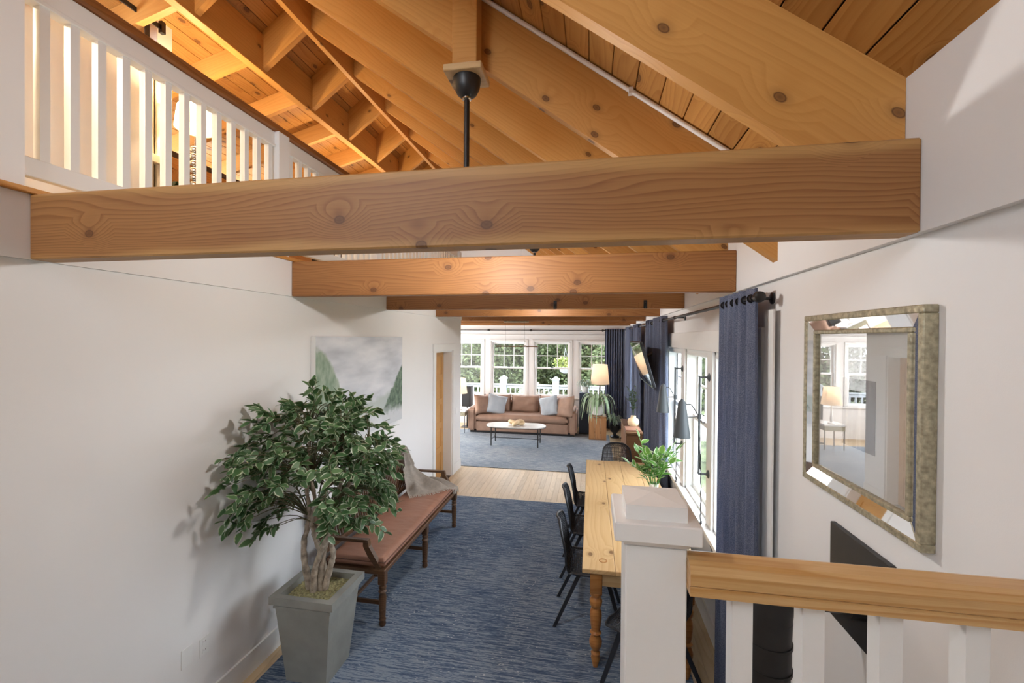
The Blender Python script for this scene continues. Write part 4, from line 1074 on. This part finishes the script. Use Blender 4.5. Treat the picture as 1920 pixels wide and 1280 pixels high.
obj('mat_board', B(-.012, -.004, -mw/2+.08, mw/2-.08, -mh/2+.08, mh/2-.08), M_['paper'], mi)
obj('print', B(-.0135, -.012, -.10, .10, -.145, .11), M_['print'], mi)
obj('glass', B(-.020, -.018, -mw/2+.08, mw/2-.08, -mh/2+.08, mh/2-.08), M_['picglass'], mi)

# ---- stove pipe and stove
sp = thing('stove_pipe', 'black stove pipe elbow with square wall plate under the mirror', 'stove pipe', (.66, 1.78, .78))
def sq(x, y, z): return Vector((x-.66, y-1.78, z-.78))
obj('wall_plate', B(.952-.66, .972-.66, -.18, .18, 1.295-.78, 1.665-.78, bev=.003), M_['stove'], sp)
pm = [(.66, 1.78, .80), (.66, 1.78, 1.18)]
obj('pipe', T([sq(*p) for p in pm], .075, 24), M_['stove'], sp, 40)
obj('pipe', T([sq(.66, 1.78, 1.17), sq(.66, 1.78, 1.30), sq(.662, 1.78, 1.36)], [.078, .078, .0785], 24), M_['stove'], sp, 40)
el = smoothpts([(.66, 1.78, 1.34), (.665, 1.78, 1.40), (.69, 1.78, 1.455), (.74, 1.78, 1.48), (.80, 1.78, 1.48)], 2)
obj('elbow', T([sq(*p) for p in el], .0785, 24), M_['stove'], sp, 30)
obj('pipe', T([sq(.78, 1.78, 1.48), sq(.955, 1.78, 1.48)], .075, 24), M_['stove'], sp, 40)
for z in (1.175, 1.27): obj('seam_ring', T([sq(.66, 1.78, z-.006), sq(.66, 1.78, z+.006)], .082, 24), M_['stove'], sp, 40)
obj('collar', T([sq(.90, 1.78, 1.48), sq(.95, 1.78, 1.48)], .092, 24), M_['stove'], sp, 40)
sv = thing('wood_stove', 'black wood stove below the stove pipe', 'stove', (.66, 1.78, 0))
obj('body', B(-.25, .25, -.28, .28, .16, .76, bev=.01), M_['stove'], sv); obj('top_plate', B(-.27, .27, -.30, .30, .76, .785, bev=.004), M_['stove'], sv)
d = obj('door', B(-.265, -.25, -.2, .2, .25, .68, bev=.004), M_['stove'], sv); obj('handle', T([(-.29, -.15, .4), (-.29, -.15, .55)], .008, 6), M_['chrome'], d)
for sx in (-.21, .21):
    for sy in (-.24, .24): obj('leg', B(sx-.025, sx+.025, sy-.025, sy+.025, 0, .16), M_['stove'], sv)
# plug strip by the window wall
ps = thing('power_adapter', 'white plug adapter on the wall under the windows', 'plug', (.956, 3.10, .33))
obj('body', B(-.04, 0, -.035, .035, -.07, .07, bev=.008), M_['plate'], ps)
obj('cord', T(smoothpts([(-.02, .02, .06), (-.05, .06, .18), (-.045, .2, .38), (-.05, .5, .50)], 5), .0045, 5), M_['black'], ps)

# ---- ceiling fans
def fan(label, x, y, ztop, zcan, rodlen, post):
    t = thing('ceiling_fan', label, 'ceiling fan', (x, y, zcan)); 
    obj('hanging_post', B(-.07, .07, -.055, .055, .035, ztop-zcan, bev=.004), M_['rafter'], t)
    obj('mount_block', B(-.108, .108, -.10, .10, 0, .036, bev=.004), M_['table'], t)
    obj('canopy', L([(.078, 0), (.078, -.015), (.072, -.05), (.055, -.085), (.03, -.105), (.02, -.11)], seg=24), M_['black'], t, 50)
    obj('rod_collar', L([(.026, -.100), (.026, -.115), (.018, -.12)], seg=16), M_['chrome'], t, 40)
    obj('downrod', T([(0, 0, -.10), (0, 0, -rodlen)], .016, 12), M_['black'], t, 40)
    m = obj('motor', L([(.03, .06), (.05, .05), (.095, .0), (.10, -.05), (.075, -.085), (.03, -.10)], (0, 0, -rodlen), 24), M_['black'], t, 40)
    obj('added_light_bowl', L([(.035, -.10), (.085, -.105), (.085, -.125), (.06, -.155), (.02, -.165)], (0, 0, -rodlen), 20), M_['shadelit'], m, 60)  # glowing bowl added under the motor, hidden by the beams, to brighten the room
    point('ceiling_fan_light', (x, y, zcan-rodlen-.20), 33, (1, .97, .93), .05)  # added fill light that goes with the bowl
    for k in range(3):
        a = k*2.094+.35; bm = bmesh.new()
        prism(bm, [(.09, -.03), (.18, -.055), (.52, -.07), (.58, -.05), (.60, 0), (.58, .05), (.52, .06), (.18, .05), (.09, .03)], 2, -.004, .004)
        b = obj('blade', bm, M_['blackplastic'], m); b.location = (0, 0, -rodlen-.03); b.rotation_euler = (.12, 0, a)
fan('black ceiling fan hanging on a wood post behind the big beam', -.700, 2.395, AD+PB*.70, 3.842, .72, True)
fan('black ceiling fan farther back in the vault', -.74, 5.72, AD+PB*.74, 3.62, .55, True)
cd = thing('conduit_pipe', 'thin white conduit running down along the rafter', 'conduit')
x0, x1 = -2.4, .93
obj('pipe', T([(x0, 2.462, AD-PB*x0-.022), (x1, 2.462, AD-PB*x1-.022)], .013, 10), M_['trim'], cd, 40)
for xx in (-1.2, .2): obj('clip', B(xx-.012, xx+.012, 2.445, 2.479, AD-PB*xx-.04, AD-PB*xx-.008), M_['trim'], cd)

# ---- bar pendant
pd = thing('bar_pendant', 'thin bar pendant lamp on two wires under the beams', 'pendant lamp', (-1.37, 8.115, 2.708))
obj('canopy', B(-.25, .22, -.04, .04, -.028, 0, bev=.004), M_['silver'], pd)
for xx in (-.22, .14): obj('wire', T([(xx, 0, -.02), (xx, 0, -.47)], .0022, 5), M_['black'], pd)
obj('bar', T([(-.40, 0, -.475), (.40, 0, -.475)], .011, 8), M_['console'], pd, 40)
obj('joint', T([(.12, 0, -.472), (.18, 0, -.472)], .016, 10), M_['chrome'], pd, 40)

# ---- living room: sofa
so = thing('sofa', 'tan velvet three-seat sofa under the far windows', 'sofa', (-1.68, 11.14, .012))
def rb(a, bev=.03): 
    bm = bmesh.new(); box(bm, *a)
    bmesh.ops.bevel(bm, geom=bm.edges[:], offset=bev, segments=3, affect='EDGES'); return bm
HWs = 1.36
obj('base', rb((-1.15, 1.15, -.47, .45, .05, .28), .015), M_['sofa'], so, 40)
obj('plinth', B(-1.30, 1.30, -.45, .45, 0, .05), M_['black'], so)
for s in (-1, 1):
    a0, a1 = sorted((s*1.15, s*HWs)); obj('arm', rb((a0, a1, -.50, .48, .04, .62), .05), M_['sofa'], so, 40)
obj('back', rb((-1.2, 1.2, .27, .50, .05, .74), .05), M_['sofa'], so, 40)
sc = obj('seat_cushion', cushion_bm(2.28, .78, .17, .07, .02, 40, 16, 5, .008), M_['sofa'], so, 60); sc.location = (0, -.10, .37)
def pillow_bm(sx, sz, th, n=14, pinch=.05, seed=0):
    bm = bmesh.new(); G = []
    for sgn in (1, -1):
        g = []
        for i in range(n+1):
            row = []
            for j in range(n+1):
                u, v = i/n*2-1, j/n*2-1
                h = th/2*max(0, (1-u**4))**.5*max(0, (1-v**4))**.5
                k = 1-pinch*(1-abs(u*v))*(max(abs(u), abs(v))**3)
                h *= 1+.25*mnoise.noise(Vector((u*2.2, v*2.2, seed)))
                row.append(bm.verts.new((u*sx/2*k, -sgn*h, v*sz/2*k)))
            g.append(row)
        G.append(g)
        for i in range(n):
            for j in range(n): bm.faces.new((g[i][j], g[i+1][j], g[i+1][j+1], g[i][j+1]))
    bmesh.ops.remove_doubles(bm, verts=bm.verts[:], dist=.0005)
    return bm
bc = mesh_of('back_cushion', pillow_bm(.74, .46, .24, seed=2), M_['sofa'], 80)
for i, xx in enumerate((-.74, 0, .74)):
    o = link('back_cushion', bc, so); o.location = (xx, .18, .66); o.rotation_euler = (-.22, .02*(i-1), 0)
def pillow(label, loc, rot, sx, sz, mat, th=.16, seed=1):
    o = obj('throw_pillow', pillow_bm(sx, sz, th, seed=seed, pinch=.09), mat, None, 80); o.location = loc; o.rotation_euler = rot; tag(o, label, 'pillow'); return o
pillow('pale blue pillow standing at the left side of the sofa', (-2.36, 10.93, .69), (-.25, .22, .25), .50, .50, M_['pillow'], seed=3)
pillow('pale blue pillow leaning at the right side of the sofa', (-1.02, 10.93, .69), (-.25, -.25, -.25), .50, .50, M_['pillow'], seed=4)
pillow('tan pillow propped against the left arm of the sofa', (-2.68, 10.88, .69), (-.3, .1, .75), .54, .50, M_['sofa'], .2, 5)
pillow('tan pillow slumped against the right arm of the sofa', (-.63, 10.84, .70), (-.3, -.15, -.75), .60, .54, M_['sofa'], .22, 6)
# coffee table
ct = thing('coffee_table', 'oval pale stone coffee table with thin black legs', 'coffee table', (-1.64, 9.68, .012))
bm = bmesh.new(); n = 40; top_ = []
ov = []
for i in range(n):
    a = 2*math.pi*i/n; cx = .36 if math.cos(a) > 0 else -.36
    ov.append((cx*min(1, abs(math.cos(a))*3)+.31*math.cos(a), .31*math.sin(a)))
prism(bm, ov, 2, .405, .43); obj('top', bm, M_['stone'], ct)
bm = bmesh.new(); prism(bm, [(p[0]*1.006, p[1]*1.01) for p in ov], 2, .398, .41); obj('rim', bm, M_['black'], ct)
for sx in (-.52, .52):
    for sy in (-.22, .22): obj('leg', T([(sx, sy, 0), (sx, sy, .40)], .012, 8), M_['black'], ct, 40)
    obj('side_bar', T([(sx, -.22, .13), (sx, .22, .13)], .008, 6), M_['black'], ct)
obj('long_bar', T([(-.52, 0, .13), (.52, 0, .13)], .008, 6), M_['black'], ct)
kd = thing('knot_sculpture', 'cream knotted rope sculpture on the coffee table', 'sculpture', (-1.63, 9.64, .442))
kp = []
for i in range(61):
    a = 2*math.pi*i/60; kp.append((.10*(math.sin(a)+1.3*math.sin(2*a))*.75, .075*(math.cos(a)-1.3*math.cos(2*a))*.75, .062+.028*-math.sin(3*a)))
obj('rope', T(kp, .036, 10), M_['knotdecor'], kd, 60)
# table lamp and end table left of the sofa
et = thing('end_table', 'small pale end table left of the sofa', 'side table', (-3.28, 10.75, .012))
obj('top', B(-.22, .22, -.24, .24, .52, .56, bev=.005), M_['whitepot'], et); obj('drawer', B(-.20, .20, -.22, .22, .42, .52), M_['silver'], et)
for sx in (-.19, .19):
    for sy in (-.2, .2): obj('leg', T([(sx, sy, 0), (sx, sy, .42)], .012, 8), M_['steelrod'], et)
def lamp(name, label, loc, base_fn, z0, z1, r0, r1, mat, power, col):
    t = thing(name, label, 'lamp', loc)
    base_fn(t)
    obj('shade', L([(r0, z0), (r1, z1)], seg=28, cap=False), mat, t, 60)
    obj('bulb', L([(.012, -.04), (.03, 0), (.02, .035)], (0, 0, (z0+z1)/2), 10), M_['whitepot'], t, 60)
    p = point(name+'_light', (loc[0], loc[1], loc[2]+(z0+z1)/2+.08), power, col, .04)
    return t
def tbase(t):
    obj('base', L([(.07, 0), (.07, .02), (.02, .04), (.035, .12), (.02, .2), (.012, .40)], seg=16), M_['whitepot'], t, 50)
lamp('table_lamp', 'table lamp with cream drum shade left of the sofa', (-3.25, 10.62, .572), tbase, .42, .80, .20, .145, M_['shade'], 2.5, (1, .72, .45))
spk = thing('loudspeaker', 'black box loudspeaker on a stand behind the left sofa arm', 'speaker', (-3.25, 11.35, 0))
obj('stand_pole', T([(0, 0, .02), (0, 0, .56)], .02, 8), M_['black'], spk); obj('stand_base', B(-.14, .14, -.14, .14, .0, .02), M_['black'], spk)
obj('cabinet', B(-.12, .12, -.13, .13, .56, 1.10, bev=.008), M_['blackplastic'], spk)
obj('grille', B(-.105, .105, -.138, -.13, .58, 1.08, bev=.003), M_['black'], spk)
# floor lamp, speaker tower, plants, wood cube on the right
def fbase(t):
    obj('base', L([(.14, 0), (.14, .02), (.02, .035), (.016, .05)], seg=20), M_['bench'], t, 40); obj('pole', T([(0, 0, .04), (0, 0, 1.62)], .018, 10), M_['bench'], t, 40)
lamp('floor_lamp', 'tall floor lamp with cream drum shade by the far curtain', (.225, 11.32, 0), fbase, 1.24, 1.735, .235, .185, M_['shade'], 3, (1, .72, .45))
tw_ = thing('speaker_tower', 'tall navy speaker tower right of the sofa', 'speaker', (-.13, 11.25, .0))
obj('cabinet', B(-.15, .12, -.16, .16, .02, 1.02, bev=.006), M_['navy'], tw_); obj('foot', B(-.16, .13, -.17, .17, 0, .02), M_['black'], tw_)
cbx = thing('wood_cube', 'reclaimed wood cube stand holding the large fern', 'plant stand', (.165, 10.66, .012))
for i in range(3): timber('front_plank', (-.19+.1267*i+.063, -.195, .03), (-.19+.1267*i+.063, -.195, .52), .122, .02, M_['cubewood'], cbx, (0, 1, 0))
obj('side_panel', B(-.20, -.18, -.19, .19, 0, .53), M_['cubewood'], cbx); obj('side_panel', B(.18, .20, -.19, .19, 0, .53), M_['cubewood'], cbx)
obj('top_panel', B(-.20, .20, -.205, .19, .53, .55, bev=.003), M_['cubewood'], cbx); obj('bottom_panel', B(-.18, .18, -.19, .19, 0, .03), M_['cubewood'], cbx)
def frond_plant(name, label, loc, potprof, potmat, n, reach, rise, droop, w, mat, leaflen, seed, zt):
    t = thing(name, label, 'plant', loc); r2 = random.Random(seed)
    obj('pot', L(potprof, seg=20), potmat, t, 50)
    for i in range(n):
        a = i*2.399+r2.uniform(-.3, .3); rr = reach*r2.uniform(.55, 1.0); hi = rise*r2.uniform(.5, 1.1)
        pts = smoothpts([(0, 0, zt-.03), (math.cos(a)*rr*.4, math.sin(a)*rr*.4, zt+hi), (math.cos(a)*rr*.8, math.sin(a)*rr*.8, zt+hi*.75), (math.cos(a)*rr, math.sin(a)*rr, zt+hi*.75-droop*r2.uniform(.5, 1.2))], 4)
        bm = bmesh.new(); uv = bm.loops.layers.uv.new('UVMap'); L_, R_, Mi = [], [], []
        m = len(pts)
        for k, p in enumerate(pts):
            tt_ = k/(m-1); ww = w*math.sin(math.pi*min(1, tt_*.9+.08))
            tan = (pts[min(k+1, m-1)]-pts[max(0, k-1)]).normalized(); lat = Vector((-math.sin(a), math.cos(a), 0))
            ser = 1.0 if not leaflen else (1.0 if k % 2 else .45)
            Mi.append(bm.verts.new(p)); L_.append(bm.verts.new(p+lat*ww*ser+Vector((0, 0, ww*.25)))); R_.append(bm.verts.new(p-lat*ww*ser+Vector((0, 0, ww*.25))))
        for k in range(m-1):
            for sd in (L_, R_):
                f = bm.faces.new((Mi[k], Mi[k+1], sd[k+1], sd[k]))
                for lp in f.loops: lp[uv].uv = (0 if lp.vert in Mi else 1, .5)
        obj('frond', bm, mat, t, 60)
    return t
frond_plant('fern_plant', 'large pale green fern arching over the wood cube', (.165, 10.66, .562), [(.08, 0), (.12, .02), (.135, .12), (.125, .22), (.11, .22), (.10, .18)], M_['whitepot'], 54, .46, .28, .42, .032, M_['fern'], True, 3, .20)
frond_plant('spider_plant', 'small white potted plant on the navy speaker tower', (-.14, 11.25, 1.02), [(.06, 0), (.08, .02), (.085, .16), (.075, .16), (.07, .12)], M_['whitepot'], 26, .26, .17, .14, .018, M_['sage'], False, 4, .14)
frond_plant('urn_plant', 'grey green plant in a black urn on the floor by the curtain', (.58, 10.9, 0), [(.11, 0), (.11, .03), (.04, .06), (.04, .10), (.09, .14), (.12, .22), (.135, .29), (.12, .29), (.11, .25)], M_['urn'], 40, .27, .26, .08, .026, M_['sage'], True, 6, .27)

# ---- loft things
def glbase(t):
    obj('base', B(-.10, .10, -.10, .10, 0, .04, bev=.006), M_['silver'], t)
    for i in range(9):
        obj('bead', L([(.02, -.035), (.045, -.02), (.05, 0), (.045, .02), (.02, .035)], (0, 0, .08+i*.07), 14), M_['chrome'], t, 60)
    obj('stem', T([(0, 0, .04), (0, 0, .86)], .008, 8), M_['chrome'], t)
loft_top = 3.72
cb2 = thing('loft_cabinet', 'dark low cabinet behind the loft railing carrying a lamp', 'cabinet', (-3.92, 3.86, 3.0))
obj('body', B(-.22, .22, -.3, .9, .04, .58, bev=.005), M_['black'], cb2); obj('top', B(-.24, .24, -.32, .92, .58, .61, bev=.004), M_['console'], cb2)
for sy in (-.28, .88): obj('leg', B(-.2, .2, sy-.01, sy+.01, 0, .04), M_['black'], cb2)
lamp('loft_lamp', 'lit table lamp with beaded stem behind the loft balusters', (-3.92, 3.78, 3.61), glbase, .84, 1.05, .175, .15, M_['shadelit'], 34, (1, .74, .42))
lamp('added_loft_lamp', 'slim lit floor lamp added deeper in the loft to brighten the vault', (-3.7, 6.3, 3.0), lambda t: (obj('base', L([(.14, 0), (.14, .02), (.02, .035)], seg=20), M_['bench'], t, 40), obj('pole', T([(0, 0, .02), (0, 0, 1.45)], .014, 8), M_['bench'], t, 40)), 1.15, 1.50, .20, .16, M_['shadelit'], 60, (1, .74, .42))  # lamp added for warm fill on the loft and rafters
lp = thing('globe_pendant', 'white globe pendant added out of sight beside the near loft wall as fill', 'pendant lamp', (-3.3, .8, 4.35))  # pendant added out of sight to brighten the cream loft wall
obj('globe', L([(.02, .10), (.07, .085), (.10, .03), (.10, -.03), (.07, -.085), (.02, -.10)], seg=20), M_['shadelit'], lp, 60)
obj('cord', T([(0, 0, .10), (0, 0, 1.05)], .005, 6), M_['black'], lp)
point('globe_pendant_light', (-3.3, .8, 4.20), 50, (1, .80, .55), .06)  # fill light of the added pendant
frond_plant('loft_plant', 'small green plant beside the lamp on the loft cabinet', (-3.88, 3.58, 3.61), [(.05, 0), (.07, .02), (.07, .11), (.06, .11), (.055, .08)], M_['whitepot'], 22, .15, .12, .08, .018, M_['darkleaf'], False, 9, .10)
bd = thing('barn_door', 'white sliding barn door with black track in the loft', 'door', (-4.12, 3.2, 3.0))
obj('door_leaf', B(-.02, .02, -1.3, .30, .05, 2.15, bev=.004), M_['trim'], bd)
obj('track', B(.01, .022, -1.6, .40, 2.33, 2.375), M_['black'], bd)
obj('track_stop', B(.0, .04, .37, .41, 2.30, 2.41), M_['black'], bd)
for yy in (-1.0, .24):
    h = obj('hanger_strap', B(.022, .030, yy-.022, yy+.022, 1.95, 2.48), M_['black'], bd); obj('wheel', L([(.055, -.012), (.055, .012)], (.026, yy, 2.42), 18, axis=(1, 0, 0)), M_['black'], h, 40)
    obj('bolt', L([(.012, 0), (.008, .012)], (.030, yy, 2.05), 8, axis=(1, 0, 0)), M_['steelrod'], h)
pr = thing('hanging_rod', 'white hanging rod with hooks on the cream loft wall', 'rod', (-3.98, 2.7, 4.75))
obj('rod', T([(0, -.5, -.06), (0, .40, .16)], .016, 8), M_['cream'], pr, 40)
for q in (-.3, -.05, .2): obj('hook', T([(0, q, q*.244+.06), (-.115, q, q*.244+.07)], .007, 6), M_['cream'], pr)

# ================================================================== OUTSIDE
gr_ = struct('ground', B(-60, 60, YF+.16, 90, -1.3, -1.2), M_['grass'], 'lawn beyond the deck outside the windows', 'ground')
obj('side_lawn', B(1.2, 60, -30, YF+.16, -1.3, -1.2), M_['grass'], gr_)
dk = struct('deck', B(-7, 3.5, YF+.16, 14.3, -.25, -.10), M_['deckfloor'], 'grey deck outside the far windows', 'deck')
drl = thing('deck_railing', 'white deck railing with capped posts outside the far windows', 'railing', (0, 14.0, -.10))
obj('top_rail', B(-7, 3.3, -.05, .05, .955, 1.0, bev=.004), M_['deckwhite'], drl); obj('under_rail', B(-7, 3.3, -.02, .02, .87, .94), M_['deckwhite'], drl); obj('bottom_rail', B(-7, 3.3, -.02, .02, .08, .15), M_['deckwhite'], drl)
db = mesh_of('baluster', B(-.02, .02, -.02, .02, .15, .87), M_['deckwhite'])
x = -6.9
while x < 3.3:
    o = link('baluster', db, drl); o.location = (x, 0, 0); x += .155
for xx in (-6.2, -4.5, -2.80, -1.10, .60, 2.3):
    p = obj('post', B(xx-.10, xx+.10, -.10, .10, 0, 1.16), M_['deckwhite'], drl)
    bm = bmesh.new(); box(bm, xx-.13, xx+.13, -.13, .13, 1.16, 1.19); prism(bm, [(xx-.12, 1.19), (xx+.12, 1.19), (xx+.02, 1.26), (xx-.02, 1.26)], 1, -.12, .12); obj('post_cap', bm, M_['deckwhite'], p)
def foliage(center, rad, n, size, seed, flat=.5):
    bm = bmesh.new(); uv = bm.loops.layers.uv.new('UVMap'); r2 = random.Random(seed); c = Vector(center)
    lumps = []
    for i in range(26):
        while True:
            v = Vector((r2.uniform(-1, 1), r2.uniform(-1, 1), r2.uniform(-1, 1)))
            if .25 < v.length < 1: break
        lumps.append((Vector((v.x*rad[0], v.y*rad[1], v.z*rad[2]))*.8, r2.uniform(.22, .42)))
    for i in range(n):
        lc, lr = lumps[r2.randrange(len(lumps))]
        v = Vector((r2.gauss(0, 1), r2.gauss(0, 1), r2.gauss(0, 1))).normalized()*r2.uniform(.75, 1.05)
        p = c+lc+Vector((v.x*rad[0], v.y*rad[1], v.z*rad[2]*.8))*lr
        d = Vector((r2.uniform(-1, 1), r2.uniform(-1, 1), r2.uniform(-1.2, .3))).normalized(); s = size*r2.uniform(.6, 1.4)
        a = d.orthogonal().normalized(); a.rotate(Matrix.Rotation(r2.uniform(0, 6.28), 3, d)); b = a*s*.4
        vs = [bm.verts.new(q) for q in (p, p+d*s*.5+b, p+d*s, p+d*s*.5-b)]
        bm.faces.new(vs)
    return bm
def tree(label, x, y, zc, rad, n, size, mat, seed):
    t = thing('garden_tree', label, 'tree', (x, y, -1.2), group='trees beyond the deck')
    obj('trunk', T([(0, 0, 0), (.1, 0, zc*.5), (0, .1, zc+1.0)], [.16, .13, .06], 8), M_['bark'], t, 60)
    r2 = random.Random(seed+50)
    for k in range(4):
        a = k*1.6; obj('branch', T([(.05, 0, zc*.6+k*.2), (math.cos(a)*rad[0]*.3, math.sin(a)*rad[1]*.3, zc+.9), (math.cos(a)*rad[0]*.6, math.sin(a)*rad[1]*.6, zc+1.2+.3*k)], [.07, .05, .02], 6), M_['bark'], t, 60)
    o = obj('foliage', foliage((0, 0, zc+1.2), rad, n, size, seed), mat, t); o['kind'] = 'stuff'
tree('dark evergreen tree seen behind the table lamp window', -8.2, 21, 2.0, (3.2, 2.4, 3.4), 14000, .16, M_['tree1'], 1)
tree('dense green tree seen through the window left of centre', -4.6, 19.5, 2.2, (2.6, 2.0, 3.4), 15000, .14, M_['tree2'], 2)
tree('bushy green tree behind the hanging basket', -1.6, 21, 2.0, (2.6, 2.0, 3.4), 15000, .14, M_['tree2'], 3)
tree('yellow green tree seen beside the floor lamp', 1.6, 19.5, 2.0, (2.4, 2.0, 3.2), 14000, .14, M_['tree2'], 4)
tree('far dark tree filling the gap behind the others', -3.0, 26, 2.6, (6.5, 2.4, 4.0), 9000, .34, M_['tree1'], 5)
tree('tall tree outside the side windows', 4.6, 18.0, 2.0, (2.2, 2.4, 3.6), 9000, .24, M_['tree2'], 6)
tree('dark tree farther along the side lawn', 9.5, 33, 2.2, (4.0, 4.0, 3.6), 7000, .26, M_['tree1'], 7)
hb = thing('hanging_basket', 'white hanging basket of yellow green flowers outside the window', 'hanging basket', (-.75, 13.1, 1.35))
obj('basket', L([(.05, 0), (.15, .05), (.18, .14), (.17, .14)], seg=18), M_['deckwhite'], hb, 50)
o = obj('flowers', foliage((0, 0, .30), (.32, .28, .20), 900, .06, 11), M_['flower'], hb); o['kind'] = 'stuff'
for a in (0, 2.1, 4.2): obj('hanger_wire', T([(.16*math.cos(a), .16*math.sin(a), .14), (0, 0, .75)], .005, 5), M_['deckwhite'], hb)
obj('hook_pole', T(smoothpts([(.42, .05, -1.45), (.42, .05, .3), (.40, .04, .80), (.20, .02, .98), (.03, 0, .90), (0, 0, .75)], 5), .012, 8), M_['black'], hb, 40)
